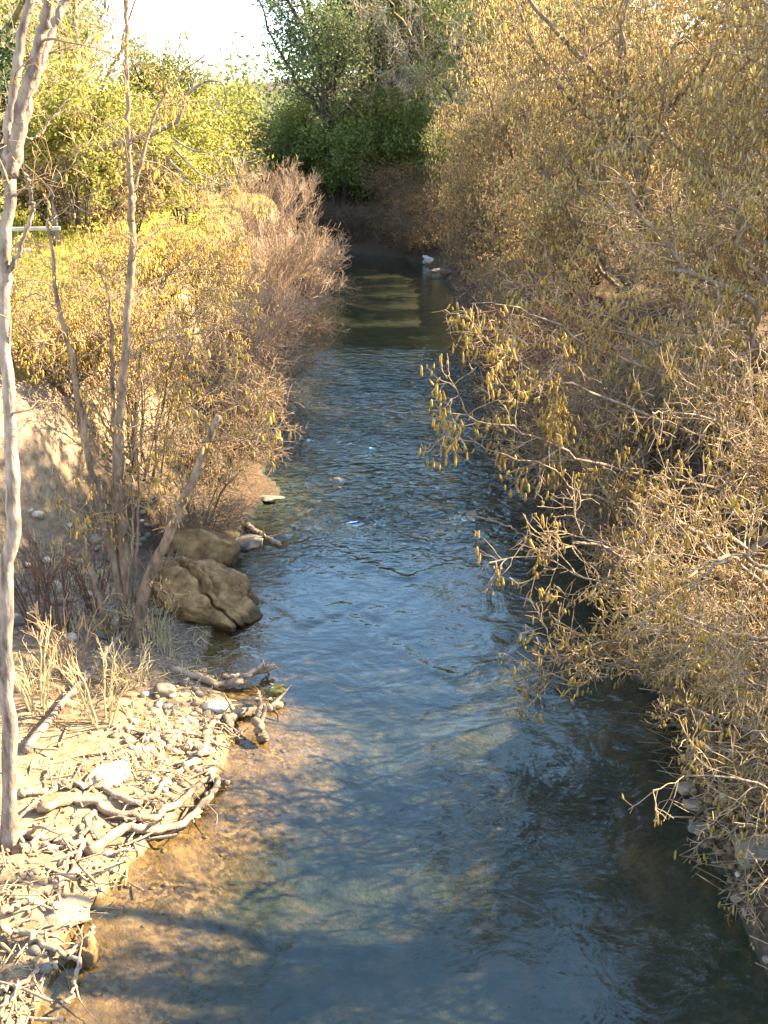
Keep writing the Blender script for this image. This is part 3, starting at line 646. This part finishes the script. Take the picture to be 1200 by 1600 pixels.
# sprouts and dry grass round the alder foot
for i, (px, py, h, lab) in enumerate([(95, 985, 1.5, 'spray of thin reddish shoots left of the alder stems'), (60, 1110, 1.0, 'bundle of thin upright straw coloured shoots beside the leftmost trunk'),
                                 (240, 1000, .7, 'short twiggy sprouts at the foot of the alder'), (160, 1130, .9, 'straw coloured dead stems below the leaning pole'),
                                 (110, 1060, 1.1, 'brown upright shoots between the pole and the leftmost trunk'), (150, 960, 1.0, 'fine reddish shoots just behind the snag stems'), (60, 980, 1.2, 'reddish shoots on the shaded cobbles at the left edge'), (250, 940, .9, 'brown shoots against the layered rock'), (210, 1070, .6, 'short straw tuft right of the leaning pole')]):
    g_ = G(px, py)
    shrub('shoot_clump', lab, g_, h, .5, 12, (0, -.1), M['red_twig'] if 'reddish' in lab else M['twig'] if 'brown' in lab else M['straw'], M['red_twig'] if 'reddish' in lab else M['twig'] if 'brown' in lab else M['straw'], r=.012,
          levels=[dict(count=5, L=.4, ang=(15, 45), t0=.3, up=.3, rf=.6, n=4, wig=.12), dict(count=2, L=.18, ang=(20, 50), n=3, rf=.7)])

def blades(name, material, n, fn, hgt, wid, label=None, cat='grass', lean=.35):
    x, y, ok = fn(n); x, y = x[ok], y[ok]; z = height(x, y); K = len(x)
    h = hgt * rng.uniform(.5, 1.3, K); a = rng.uniform(0, 6.283, K)
    d = np.stack([np.cos(a), np.sin(a), 0 * a], 1); side = np.stack([-np.sin(a), np.cos(a), 0 * a], 1) * (wid * rng.uniform(.7, 1.3, K))[:, None]
    p = np.stack([x, y, z - .01], 1); upv = np.array([[0, 0, 1.]]); l = (lean * rng.uniform(.2, 1.5, K))[:, None]
    mid = p + (upv * .6 + d * l * .3) * h[:, None]; tip = p + (upv * .95 + d * l) * h[:, None]
    V = np.stack([p - side, p + side, mid + side * .7, mid - side * .7, tip], 1); bs = (np.arange(K) * 5)[:, None]
    o = MB().add(V, np.array([[0, 1, 2, 3]]) + bs, np.array([[3, 2, 4]]) + bs).build(name, material, smooth=False, kind='stuff')
    if label: tag(o, label, cat)
    return o
def meadow_fn(n):
    y = rng.uniform(11, 40, n); x = -3.5 - rng.uniform(0, 12, n); z = height(x, y); return x, y, z > 3.2 + .5 * fbm2(x, y, .8, 2, 50)
blades('meadow_grass', M['meadow'], 25000, meadow_fn, .22, .016, 'bright yellow green grass on the left bank top', 'grass')
def dry_fn(n):
    y = rng.uniform(9.8, 15, n); x = XL(y) - rng.uniform(.45, 3.2, n); return x, y, fbm2(x, y, .7, 2, 51) > .12
blades('dry_grass', M['straw'], 5000, dry_fn, .2, .006, 'dry straw coloured grass on the left gravel bank', 'grass', .6)
def slope_fn(n):
    y = rng.uniform(13, 26, n); x = XL(y) - rng.uniform(.8, 4.2, n); z = height(x, y); return x, y, (z > .9) & (fbm2(x, y, .6, 2, 53) > -.05)
blades('slope_grass', M['straw'], 9000, slope_fn, .16, .007, 'sparse dry grass on the eroded left slope', 'grass', .7)

def litter(name, label, fn, n, L, material, thick=1.0):
    x, y = fn(n); z = height(x, y) + rng.uniform(0, .05, n); a = rng.uniform(0, 6.283, n); ln = L * rng.uniform(.4, 1.5, n)
    d = np.stack([np.cos(a), np.sin(a), rng.normal(0, .15, n)], 1) * ln[:, None]; p = np.stack([x, y, z], 1)
    w = rng.normal(0, .06, (n, 3)) * ln[:, None]
    mb = MB(); tubes(mb, np.stack([p - d * .5, p + w, p + d * .5], 1), np.tile(np.array([.006, .005, .003]), (n, 1)) * thick * rng.uniform(.5, 1.6, (n, 1)), 3 if thick < 2 else 5)
    return tag(mb.build(name, material, kind='stuff'), label, 'twigs')
def lf(n): y = rng.uniform(6.3, 15, n); return XL(y) - np.abs(rng.normal(.2, 1.2, n)), y
def rf_(n): y = rng.uniform(6, 24, n); return XR(y) + np.abs(rng.normal(0, 1.6, n)), y
litter('twig_litter', 'pale twigs and straw strewn over the left gravel bank', lf, 500, .3, M['straw'])
def rootf(n): y = rng.uniform(6.6, 11.2, n); return XL(y) - np.abs(rng.normal(.1, .8, n)), y
litter('root_tangle', 'tangle of thin bleached roots along the sunlit left water edge', rootf, 150, .45, M['driftwood'], 2.0)
litter('twig_litter', 'dead brown twigs strewn over the right bank', rf_, 4000, .5, M['grey_twig'])

# ------------------------------------------------------------------ fence on the bank top
fz = float(height(-7.4, 22.0)); D = 22.0
fr = thing('rail_fence', 'short pale wooden rail fence on the left bank top', 'fence', (-7.2, D, fz))
def bar(name, a, b_, w, h, parent, m):
    a, b_ = np.array(a), np.array(b_); d = norm(b_ - a); u = norm(np.cross(d, [0, 1, .01])); v = np.cross(d, u)
    V = [p + sx * u * w / 2 + sy * v * h / 2 for p in (a, b_) for sx, sy in ((-1, -1), (1, -1), (1, 1), (-1, 1))]
    o = MB().add(V, [[0, 1, 2, 3], [7, 6, 5, 4], [0, 4, 5, 1], [1, 5, 6, 2], [2, 6, 7, 3], [3, 7, 4, 0]]).build(name, m, parent, parent.location, smooth=False)
    bv = o.modifiers.new('bevel', 'BEVEL'); bv.width = .012; bv.segments = 2; return o
for x in (-9.6, -7.95): bar('post', (x, D, float(height(x, D)) - .3), (x, D, P(100, 356, D).z + .03), .09, .09, fr, M['rail'])
zt, zl_ = P(80, 358, D).z, P(60, 388, D).z
bar('rail', (-9.7, D - .09, zt - .03), (-6.4, D - .09, zt + .02), .075, .04, fr, M['rail'])
bar('rail', (-9.7, D - .09, zl_ - .02), (-7.0, D - .09, zl_ - .04), .08, .04, fr, M['rail'])

# ------------------------------------------------------------------ left background
def auto_tree(name, label, base, h, r, lean, levels, wood, twig, leaf=None, catk=None, forks=3, cat='tree', spread=.3, group=None, low=.5):
    base = Vector(base) - Vector((0, 0, .2)); L = Vector((lean[0], lean[1], 0))
    tr = [base, base + L * .2 + Vector((random.gauss(0, .02) * h, 0, h * .3)), base + L * .55 + Vector((random.gauss(0, .03) * h, 0, h * .6)), base + L + Vector((0, 0, h * .92))]
    limbs = [(tr, r, r * .25)]
    for i in range(forks):
        a = i * 6.283 / forks + random.uniform(-.5, .5); t = random.uniform(.2, .5); st = tr[1].lerp(tr[2], random.uniform(0, 1)) if i % 2 else base.lerp(tr[1], random.uniform(low, 1))
        s = h * spread * random.uniform(.7, 1.2)
        limbs.append(([st, st + Vector((math.cos(a) * s * .5, math.sin(a) * s * .5, h * .16)), st + Vector((math.cos(a) * s, math.sin(a) * s, h * random.uniform(.28, .48)))], r * .5, r * .12))
    return plant(name, label, cat, base, limbs, levels, wood, twig, catk=catk, leaf=leaf, wig=h * .008, limb_k=7, limb_n=12, group=group)

LV_OAK = [dict(count=10, L=3.6, ang=(30, 75), t0=.25, up=.15, rf=.5, rmax=.09, n=6), dict(count=6, L=1.8, n=5, rf=.55, wig=.3, rtip=.008), dict(count=4, L=.9, n=3, rf=.6, rtip=.006)]
LV_BUSH = [dict(count=9, L=1.1, ang=(30, 75), t0=.15, up=.2, rf=.5, n=5), dict(count=5, L=.55, n=4, rf=.6), dict(count=3, L=.3, n=3, rf=.6)]
LV_BARE = [dict(count=12, L=2.6, ang=(25, 65), t0=.25, up=.3, rf=.45, rmax=.05, n=6), dict(count=7, L=1.2, n=5, rf=.5, wig=.25, rtip=.006), dict(count=4, L=.6, n=4, rf=.6, rtip=.005)]

shrub('evergreen_bush', 'rounded bright green bush behind the fence', P(120, 345, 27), 3.4, 1.5, 9, (0, 0), M['dark_bark'], M['dark_bark'], levels=LV_BUSH, leaf=dict(n=7, sp=.09, size=.11, mat=M['lime_leaf']))
shrub('evergreen_bush', 'dark green bush behind the leftmost trunk', onground(-10.5, 27), 5.0, 1.9, 10, (0, 0), M['dark_bark'], M['dark_bark'], levels=LV_BUSH, leaf=dict(n=7, sp=.14, size=.13, mat=M['dark_leaf']))
shrub('yellow_bush', 'small yellow green bush right of the forked stem', P(285, 345, 34), 2.6, 1.2, 9, (0, 0), M['dark_bark'], M['dark_bark'], levels=LV_BUSH, leaf=dict(n=7, sp=.1, size=.11, mat=M['lime_leaf']))
shrub('yellow_bush', 'tall sunlit yellow green shrub left of the leaning oak', P(300, 330, 46), 4.2, 2.0, 10, (0, 0), M['dark_bark'], M['dark_bark'], levels=[dict(LV_BUSH[0], L=2.4, count=10), dict(LV_BUSH[1], L=1.2, count=6), dict(LV_BUSH[2], L=.6)], leaf=dict(n=4, sp=.22, size=.15, mat=M['lime_leaf']))
EB = [o for o in col.objects if o.name.startswith(('evergreen_bush', 'yellow_bush')) and o.type == 'EMPTY']
for src, x, y, rz, sc, lab in ((EB[0], -12.2, 29, 1.0, (1.2, 1.2, 1.1), 'bright green bush at the left edge behind the fence'), (EB[3], -10.6, 38, 2.0, (.9, .9, .9), 'yellow green shrub behind the rounded bright green bush'), (EB[2], -7.0, 30, 3.1, (1.2, 1.2, .9), 'small yellow bush in front of the dead hooked tree'),
                               (EB[3], -13.5, 44, 4.0, (1.2, 1.2, 1.5), 'tall yellow green shrub behind the left meadow'), (EB[3], -8.3, 42, .5, (.9, .9, .8), 'yellow green shrub left of the pink willows'), (EB[1], -9.2, 31, 2.2, (.7, .7, .55), 'low dark bush behind the end of the fence')):
    copy_plant(src, lab, onground(x, y), rz, sc)
shrub('yellow_bush', 'low yellow twiggy bush hiding the foot of the fence', onground(-6.5, 20.6), .6, .9, 10, (0, 0), M['twig'], M['twig'], levels=LV_BUSH, leaf=dict(n=2, sp=.08, size=.05, mat=M['yellow_leaf']))
auto_tree('mossy_oak', 'mossy limbed half bare oak filling the upper left', onground(-13.0, 32), 14, .32, (2.0, 0), LV_OAK, M['moss_bark'], M['grey_twig'], leaf=dict(n=6, sp=.3, size=.15, mat=M['lime_leaf']), forks=6, spread=.4)
auto_tree('bare_tree', 'pale bare twiggy tree behind the forked stem', onground(-10.2, 36), 11, .16, (1, 0), LV_BARE, M['grey_twig'], M['white_twig'], forks=5, spread=.35, catk=dict(n=1, cl=1, len=.12, mat=M['gold_catkin'], frac=.3))
b = onground(-8.0, 27)
plant('dead_tree', 'dead pale tree with hooked drooping branches', 'tree', b,
      [([b, b + Vector((.2, 0, 1.8)), P(262, 200, 27), P(290, 150, 27), P(318, 128, 27)], .08, .028),
       px_limb([(318,128),(345,128),(352,145),(345,165),(330,150)], 27, .03, .01), px_limb([(300,145),(312,95),(320,80)], 27, .02, .008),
       px_limb([(268,215),(300,235),(330,240),(345,262),(350,280)], 27, .032, .01, 26.5), px_limb([(270,230),(310,270),(350,290),(372,275),(375,250)], 27, .03, .01, 26.5),
       px_limb([(265,250),(300,290),(340,300)], 27, .04, .01, 26.5)],
      [dict(count=4, L=.9, ang=(30, 60), t0=.5, up=.5, rf=.5, rmax=.02, n=6, rtip=.008), dict(count=3, L=.4, n=4, rf=.6, rtip=.006)], M['pale_bark'], M['white_twig'])

# ------------------------------------------------------------------ centre and far background
oak = auto_tree('green_oak', 'big dark green oak closing the bend of the creek', onground(-3.6, 80), 17, .4, (-.5, 0), LV_OAK, M['dark_bark'], M['dark_bark'], low=.25, leaf=dict(n=8, sp=.45, size=.22, mat=M['teal_leaf']), forks=12, spread=.33)
oak2 = auto_tree('green_oak', 'half bare grey brown oak right of the big green oak', onground(2.5, 84), 17, .4, (-1, 0), LV_OAK, M['dark_bark'], M['grey_twig'], low=.25, leaf=dict(n=7, sp=.4, size=.2, mat=M['oak_leaf']), forks=11, spread=.36)
lime = auto_tree('yellow_oak', 'sunlit yellow green tree left of the big green oak', onground(-18, 88), 7.5, .3, (1, 0), LV_OAK, M['dark_bark'], M['dark_bark'], low=.2, leaf=dict(n=9, sp=.4, size=.2, mat=M['lime_leaf']), forks=7, spread=.36)
copy_plant(oak, 'dark oak with leaning black trunk left of the creek bend', onground(-11.0, 72), 2.0, (.55, .55, .42))
copy_plant(oak, 'dark green oak behind the mossy limbed oak at the left edge', onground(-15.8, 53), 3.3, (.72, .72, .8))
BT = [o for o in col.objects if o.name.startswith('bare_tree')][0]
copy_plant(BT, 'tall grey bare tree in front of the big green oak', onground(-1.2, 79.5), 1.0, (1.1, 1.1, 1.35))
copy_plant(BT, 'tall grey bare tree beside the half bare oak', onground(3.6, 78), 3.0, (1.2, 1.2, 1.4))
copy_plant(BT, 'leaning grey bare tree at the right side of the far bank', onground(6.3, 72), 4.6, (1.1, 1.1, 1.25))
copy_plant(oak, 'dense oak added behind the brown alders to shade the far brush', onground(9.5, 79), 5.1, (.85, .85, .85))  # extra oak, added for the shade it casts on the far bank
copy_plant(oak, 'tall dark green oak rising behind the gold alders', onground(13, 92), 1.2, (1.1, 1.1, 1.15))
copy_plant(oak2, 'brown oak crown showing above the gold alders', onground(8, 74), 2.4, (.95, .95, 1.0))
copy_plant(oak2, 'thin crowned oak at the top centre edge', onground(-1, 96), 4.1, (1.15, 1.15, 1.2))
copy_plant(lime, 'yellow green tree behind the mossy oak at upper left', onground(-24, 62), .8, (1.3, 1.3, 1.5))
copy_plant(lime, 'low yellow green tree under the sky gap', onground(-21, 108), 3.0, (1.1, 1.1, .8))
copy_plant(lime, 'light green tree low behind the centre oaks', onground(3, 104), 5.0, (1.6, 1.6, 1.5))
bush = shrub('bank_bush', 'dark green bush over the far bend of the creek', onground(-1.5, 79), 4.0, 2.6, 10, (0, -1), M['dark_bark'], M['dark_bark'], levels=[dict(LV_BUSH[0], L=2.2), dict(LV_BUSH[1], L=1.1), dict(LV_BUSH[2], L=.6)], leaf=dict(n=6, sp=.22, size=.2, mat=M['oak_leaf']))
copy_plant(bush, 'lighter green bush left of the far bend', onground(-8, 79), 1.5, (1, 1, 1.1))
copy_plant(bush, 'green bush at the foot of the half bare oak', onground(3.2, 76), 2.6, (.9, .9, 1.2))
copy_plant(bush, 'dark bush on the far right shore above the white rock', onground(5.6, 68), 4.0, (.9, .9, 1.0))
brush = shrub('brown_brush', 'dim brown brush on the far bank at the waterline', onground(1.2, 73.5), 2.6, 1.8, 12, (-.3, -.5), M['twig'], M['twig'], levels=[dict(LV_BUSH[0], L=1.8), dict(LV_BUSH[1], L=.9), dict(LV_BUSH[2], L=.5)], leaf=dict(n=2, sp=.15, size=.12, mat=M['dry_leaf']))
copy_plant(bush, 'green bush at left end of the far bank', onground(-3, 77), 2.0, 1.0)
for k, (x, y, lab) in enumerate(((2.7, 67.5, 'low brush on the right shore just short of the white rock'), (1.5, 70.3, 'low brush right of the middle of the far waterline'), (-.2, 72.4, 'low dim brush in the middle of the far waterline'),
                                (-2.0, 74.4, 'low dim brush left of the middle of the far waterline'), (-4.6, 76.5, 'low brush where the creek turns out of sight'))):
    copy_plant(brush, lab, onground(x, y), k * 1.3, (.85, .85, .8))
lb = shrub('lime_bush', 'sunlit yellow green bush above the middle of the far bank', onground(-.4, 79), 3.6, 2.2, 10, (0, -.6), M['dark_bark'], M['dark_bark'], levels=[dict(LV_BUSH[0], L=1.8), dict(LV_BUSH[1], L=.9), dict(LV_BUSH[2], L=.5)], leaf=dict(n=5, sp=.2, size=.16, mat=M['lime_leaf']))
copy_plant(lb, 'sunlit yellow green bush right of the far bank middle', onground(3.4, 80), 2.0, (1, 1, 1.3))
copy_plant(lb, 'sunlit yellow green bush left under the big green oak', onground(-5.6, 81.5), 4.0, (1.1, 1.1, 1.2))
copy_plant(brush, 'dim brown brush just left of the long white rock', onground(2.6, 70.5), 5.2, .9)
copy_plant(bush, 'dark bush high on the far bank between the oaks', onground(.8, 80.5), 5.5, (1.1, 1.1, 1.1))
copy_plant(brush, 'brown brush on the left bank behind the pink willows', onground(-8.5, 46), 3.5, (1.2, 1.2, 1.0))
copy_plant(brush, 'brown brush left of the small yellow green bush', onground(-9.5, 33), 5.1, (1.0, 1.0, .8))
copy_plant(brush, 'brown brush below the dead hooked tree', onground(-7.4, 29), .4, (.9, .9, .7))
copy_plant(bush, 'green bush below the sky gap behind the brown brush', onground(-11.5, 55), .9, (1.1, 1.1, .8))
for k, (x, y, lab) in enumerate(((7.2, 25.5, 'brown brush on the right slope in front of the tall golden alder'), (9.2, 30, 'brown brush under the right side of the tall golden alder'), (7.6, 35.5, 'brown brush on the right slope behind the tall golden alder'),
                                (6.4, 46, 'brown brush under the browner alder'), (7.4, 22.5, 'brown brush behind the nearest tall golden alder'))):
    copy_plant(brush, lab, onground(x, y), k * 1.7 + .4, (.9, .9, .85))
copy_plant(brush, 'brown brush on the right shore beside the white rock', onground(4.6, 60), 1.0, 1.0)
copy_plant(brush, 'brown brush midway along the right shore', onground(4.8, 50), 3.0, 1.1)
copy_plant(brush, 'brown brush on the right shore under the gold alders', onground(4.6, 41), 4.2, 1.05)

# undergrowth between the far trees: one tangled mass
mb = MB(); K = 900
cx = rng.uniform(-34, 26, K); cy = rng.uniform(84, 112, K); cz = height(cx, cy) + rng.uniform(0, 4.2, K) * (.6 + .5 * fbm2(cx, cy, 5, 2, 61))
pp = np.repeat(np.stack([cx, cy, cz], 1), 30, 0); pp = pp + rng.normal(0, 1, pp.shape) * np.array([.8, .8, .5])
leaves(mb, pp, .34); tag(mb.build('undergrowth', M['oak_leaf'], smooth=False, kind='stuff'), 'dim green undergrowth between the far oak trunks', 'undergrowth')

# far wood behind everything: reads as one mass
mb = MB(); K = 1300
cx = rng.uniform(-95, 110, K); cy = rng.uniform(120, 175, K); hgt = 9 + 5 * fbm2(cx, cy * 0, 14, 3, 60) + np.interp(cx, [-40, -28, -14, -6, 20], [0, -5, -5, 0, 3])
cz = height(cx, cy) + hgt * rng.uniform(.05, 1, K) ** .8
pp = np.repeat(np.stack([cx, cy, cz], 1), 24, 0); pp = pp + rng.normal(0, 1, pp.shape) * np.array([1.5, 1.5, 1.2])
leaves(mb, pp, .62); tag(mb.build('far_wood', M['oak_leaf'], smooth=False, kind='stuff'), 'green wood closing the view behind all the trees', 'wood')

# ------------------------------------------------------------------ right bank
LV_GOLD = [dict(count=14, L=2.4, ang=(30, 75), t0=.15, up=.1, rf=.5, rmax=.03, n=6), dict(count=7, L=1.1, n=5, rf=.6, wig=.28, rtip=.008), dict(count=2, L=.6, n=3, rf=.7, rtip=.0065)]
gold = auto_tree('gold_alder', 'tall alder hung with golden catkins on the right bank', onground(6.4, 29), 9.6, .17, (-.3, 0), LV_GOLD, M['alder_bark'], M['twig'], forks=15, spread=.36, low=.05,
                 catk=dict(n=1, cl=3, len=.18, fat=.16, mat=M['gold_catkin'], frac=.75, sp=.11))
gold2 = auto_tree('gold_alder', 'browner alder left of the tall golden alder', onground(5.2, 42), 8.6, .16, (-.5, 0), LV_GOLD, M['alder_bark'], M['twig'], forks=14, spread=.34, low=.05,
                 catk=dict(n=1, cl=3, len=.19, fat=.16, mat=M['brown_catkin'], frac=.75, sp=.11))
copy_plant(gold2, 'brown catkin alder nearest the bend on the right bank', onground(5.4, 56), 2.2, (.85, .85, .85))
copy_plant(gold, 'golden alder at the top right corner', onground(11.5, 30), 1.9, (1.0, 1.0, 1.25))
copy_plant(gold2, 'alder crown behind the tall golden alder', onground(10.5, 46), 3.7, (1.1, 1.1, 1.3))
copy_plant(gold2, 'squat brown catkin alder low on the slope left of the tall golden alder', onground(5.3, 34), 4.6, (.75, .75, .5))
copy_plant(gold, 'nearest tall golden alder at the right edge of the crown wall', onground(7.2, 17.6), 2.9, (.78, .78, .85))
copy_plant(gold2, 'brown catkin alder on the upper slope behind the squat one', onground(8.4, 38), 5.4, (1.0, 1.0, .85))
copy_plant(gold2, 'brown alder above the long white rock', onground(7.6, 64), .7, (1.0, 1.0, 1.05))
copy_plant(gold, 'golden alder crown rising over the brown ones at the top', onground(8.0, 52), 5.9, (1.25, 1.25, 1.4))
shrub('evergreen_bush', 'dark evergreen at the right edge behind the gold alder', onground(9.4, 18.6), 8.8, 2.2, 14, (0, 0), M['dark_bark'], M['dark_bark'], levels=[dict(LV_BUSH[0], L=2.4, count=14), dict(LV_BUSH[1], L=1.2), dict(LV_BUSH[2], L=.6)], leaf=dict(n=5, sp=.22, size=.2, mat=M['dark_leaf']), r=.08)

LV_NEAR = [dict(count=12, L=1.25, ang=(30, 75), t0=.12, up=.05, rf=.5, rmax=.017, n=7, wig=.16, rtip=.005), dict(count=6, L=.55, n=5, rf=.65, wig=.25, rtip=.0042), dict(count=2, L=.28, n=3, rf=.75, rtip=.0038)]
b = onground(5.6, 16.5)
plant('overhanging_alder', 'leaning alder with long catkin branches over the creek, middle right', 'tree', b,
      [([b, b + Vector((-.1, -.1, 1.2)), P(1180, 480, 15.5), P(1060, 420, 15)], .11, .03),
       ([b, P(1190, 620, 16), P(1010, 530, 15.3), P(880, 440, 14.8), P(820, 345, 14.4)], .04, .006),
       ([b, P(1200, 560, 16), P(1080, 430, 15.2), P(980, 300, 15), P(925, 230, 15)], .05, .007),
       ([b, P(1160, 640, 15.6), P(960, 560, 14.6), P(830, 490, 14), P(735, 470, 13.6)], .036, .005),
       ([b, P(1150, 700, 15.2), P(940, 620, 14), P(820, 570, 13.4), P(730, 535, 13)], .034, .005),
       ([b, P(1120, 760, 15), P(930, 720, 13.8), P(800, 670, 13), P(700, 640, 12.5)], .034, .005),
       ([b, P(1100, 800, 15), P(960, 790, 14), P(860, 740, 13.2), P(740, 690, 12.8)], .034, .005),
       ([b, P(1220, 520, 15.6), P(1160, 380, 15), P(1130, 300, 15)], .05, .007)],
      LV_NEAR, M['alder_bark'], M['grey_twig'], catk=dict(n=2, cl=2, len=.135, fat=.15, mat=M['catkin'], frac=.5, sp=.06), limb_n=22, limb_k=7, wig=.06)
b = onground(5.2, 12.2)
plant('overhanging_alder', 'sprawling alder with bare branches dipping toward the water, right', 'tree', b,
      [([b, b + Vector((-.3, -.1, .8)), P(1150, 880, 11.8), P(1050, 800, 11.6)], .10, .02),
       ([b, P(1190, 900, 11.6), P(1000, 880, 11.4), P(910, 850, 11.2), P(830, 880, 11)], .05, .006),
       ([b, P(1180, 960, 11.3), P(1060, 920, 11.1), P(950, 860, 11), P(895, 810, 11)], .045, .006),
       ([b, P(1200, 1000, 11), P(1080, 1000, 10.8), P(980, 930, 10.8), P(880, 890, 10.8)], .045, .006),
       ([b, P(1180, 1010, 11), P(1010, 1030, 11.0), P(920, 1055, 11.0), P(835, 1085, 11.0)], .04, .005),
       ([b, P(1130, 970, 11.3), P(990, 990, 11.2), P(900, 1020, 11.2), P(845, 1030, 11.2)], .035, .005),
       ([b, P(1200, 900, 11.5), P(1130, 830, 11.2), P(1060, 790, 11)], .045, .006),
       ([b, P(1210, 940, 11), P(1150, 870, 10.4), P(1090, 890, 10), P(1060, 920, 9.8)], .03, .008)],
      LV_NEAR, M['alder_bark'], M['grey_twig'], catk=dict(n=1, cl=2, len=.12, fat=.15, mat=M['catkin'], frac=.4, sp=.05), limb_n=22, limb_k=7, wig=.06)
b = onground(6.6, 9.7)
plant('edge_alder', 'alder at the right edge reaching pale bare branches into view', 'tree', b,
      [([b - Vector((0, 0, .2)), b + Vector((.1, .1, 2.5)), b + Vector((-.1, .3, 5)), b + Vector((0, .2, 8))], .16, .05),
       ([b, b + Vector((-.5, -.6, 2.4)), b + Vector((-.6, -1.1, 5)), b + Vector((-.9, -1.6, 7))], .12, .03),
       ([b, b + Vector((.2, .9, 2.4)), b + Vector((-.2, 1.3, 4.6)), b + Vector((-.5, 1.5, 6.5))], .10, .025),
       ([b + Vector((0, 0, .6)), P(1240, 880, 9.4), P(1160, 868, 9.2), P(1110, 890, 9.1), P(1075, 930, 9.0)], .03, .007),
       ([b + Vector((0, 0, .3)), P(1260, 980, 9.2), P(1160, 990, 9.1), P(1080, 970, 9.0), P(1020, 940, 9)], .03, .007),
       ([b + Vector((0, 0, .4)), P(1260, 1060, 9.0), P(1190, 1050, 9.0), P(1130, 1060, 9.0)], .025, .006)],
      [dict(count=9, L=1.1, ang=(25, 65), t0=.3, up=.15, rf=.45, rmax=.025, n=6), dict(count=5, L=.5, n=4, rf=.55, rtip=.004), dict(count=2, L=.25, n=3, rf=.7, rtip=.0036)],
      M['alder_bark'], M['grey_twig'], catk=dict(n=1, cl=2, len=.12, fat=.15, mat=M['catkin'], frac=.4, sp=.05), limb_n=14, limb_k=8, wig=.03)
b = onground(4.6, 9.2)
plant('low_alder', 'low alder branches creeping over the dark earth of the lower right bank', 'tree', b,
      [([b - Vector((0, 0, .1)), P(1230, 1140, 9.0), P(1150, 1130, 9.2), P(1080, 1110, 9.3), P(1040, 1120, 9.5)], .03, .006),
       ([b, P(1250, 1190, 8.7), P(1150, 1175, 9.0), P(1060, 1165, 9.4)], .02, .005), ([b, P(1270, 1300, 8.2), P(1170, 1285, 8.5), P(1060, 1335, 8.75)], .02, .005),
       ([b, P(1270, 1230, 8.4), P(1190, 1230, 8.7), P(1090, 1215, 9.1)], .018, .005), ([b, P(1290, 1400, 7.8), P(1210, 1385, 7.95), P(1150, 1400, 8.1)], .018, .005),
       ([b, P(1300, 1480, 7.4), P(1230, 1475, 7.5), P(1180, 1490, 7.55)], .018, .005)],
      [dict(count=14, L=.45, ang=(25, 65), t0=.1, up=.1, rf=.55, rmax=.012, n=6, rtip=.004), dict(count=4, L=.22, n=4, rf=.65, rtip=.0035), dict(count=2, L=.12, n=3, rf=.75, rtip=.003)],
      M['alder_bark'], M['grey_twig'], catk=dict(n=1, cl=2, len=.1, fat=.16, mat=M['catkin'], frac=.3, sp=.04), limb_n=14, limb_k=7, wig=.025)
LV_SH = [dict(count=10, L=.9, ang=(30, 75), t0=.1, up=.02, rf=.5, rmax=.012, n=6, wig=.18, rtip=.004), dict(count=5, L=.42, n=4, rf=.65, wig=.28, rtip=.0035), dict(count=2, L=.25, n=3, rf=.75, rtip=.003)]
SH = [((4.4, 9.0), 1.8, 1.4, 'low twiggy shrub with catkins on the lower right bank'), ((4.2, 7.6), 1.5, 1.25, 'small bare shrub at the lower right corner'), ((4.5, 10.6), 1.5, 1.1, 'bare tangled shrub above the right waterline stones'),
      ((5.6, 9.4), 2.2, 1.3, 'brown shrub at the right edge above the grey boulder'), ((5.6, 13.9), 2.3, 1.6, 'dense tangled shrub on the right bank between the two overhanging alders'),
      ((4.6, 19.5), 2.3, 1.4, 'dense brown shrub on the right shore behind the overhanging branches'), ((4.5, 23.5), 2.6, 1.5, 'reddish twig shrub on the right shore beside the riffle'),
      ((4.4, 29), 2.6, 1.5, 'dim brown shrub on the right shore above the riffle'), ((4.4, 35), 2.8, 1.6, 'brown shrub on the right shore at the head of the riffle'), ((6.4, 20.5), 3.4, 1.9, 'tall tangled shrub under the tall golden alder')]
EXTRA = [((4.0, 8.0), .6, .6, 'twiggy low shrub at the right edge nearest the camera'), ((4.1, 10.2), .7, .6, 'twiggy low shrub up the bank from the row of stones'), ((3.75, 11.3), 1.0, 1.0, 'low twiggy shrub on the right waterline under the dipping branches')]
SH = SH + EXTRA
for x, y, rz, sc, lab in ((4.0, 15.0, 3.0, .8, 'low red brown brush on the right shore under the leaning alder'), (3.95, 17.3, 3.4, 1.0, 'red brown brush at the right waterline behind the leaning alder'), (3.85, 19.6, 2.8, 1.1, 'red brown brush at the right edge of the lower riffle'),
                          (3.8, 22, 3.2, 1.2, 'red brown brush at the right edge of the middle riffle'), (3.75, 26, 3.0, 1.2, 'red brown brush at the right edge of the upper riffle'), (3.7, 31.5, 3.3, 1.3, 'red brown brush at the right waterline above the riffle'), (4.9, 18.2, 2.2, 1.3, 'red brown brush higher up the right bank behind the leaning alder')):
    copy_plant(wb, lab.replace('red brown', 'tangled brown'), onground(x, y), rz, sc * 1.15)
protos = []
for i, ((x, y), h, sprd, lab) in enumerate(SH):
    red = 'reddish' in lab; near = y < 16
    src = [q for q in protos if q[1] == near]
    if not red and len(src) >= (3 if near else 2):
        q = src[i % len(src)]; copy_plant(q[0], lab, onground(x, y), random.uniform(-.7, .7), (sprd / q[3], sprd / q[3], h / q[2])); continue
    o = shrub('bank_shrub', lab, onground(x, y), h, sprd, 11, (-.5, -.1), M['red_twig'] if red else M['alder_bark'], M['red_twig'] if red else M['grey_twig'] if i < 6 else M['twig'], levels=LV_SH if near else LV_ALDER, r=.025,
          arch=.12, catk=dict(n=1, cl=2, len=.09, mat=M['catkin'], frac=.25, sp=.04))
    if not red: protos.append((o, near, h, sprd))
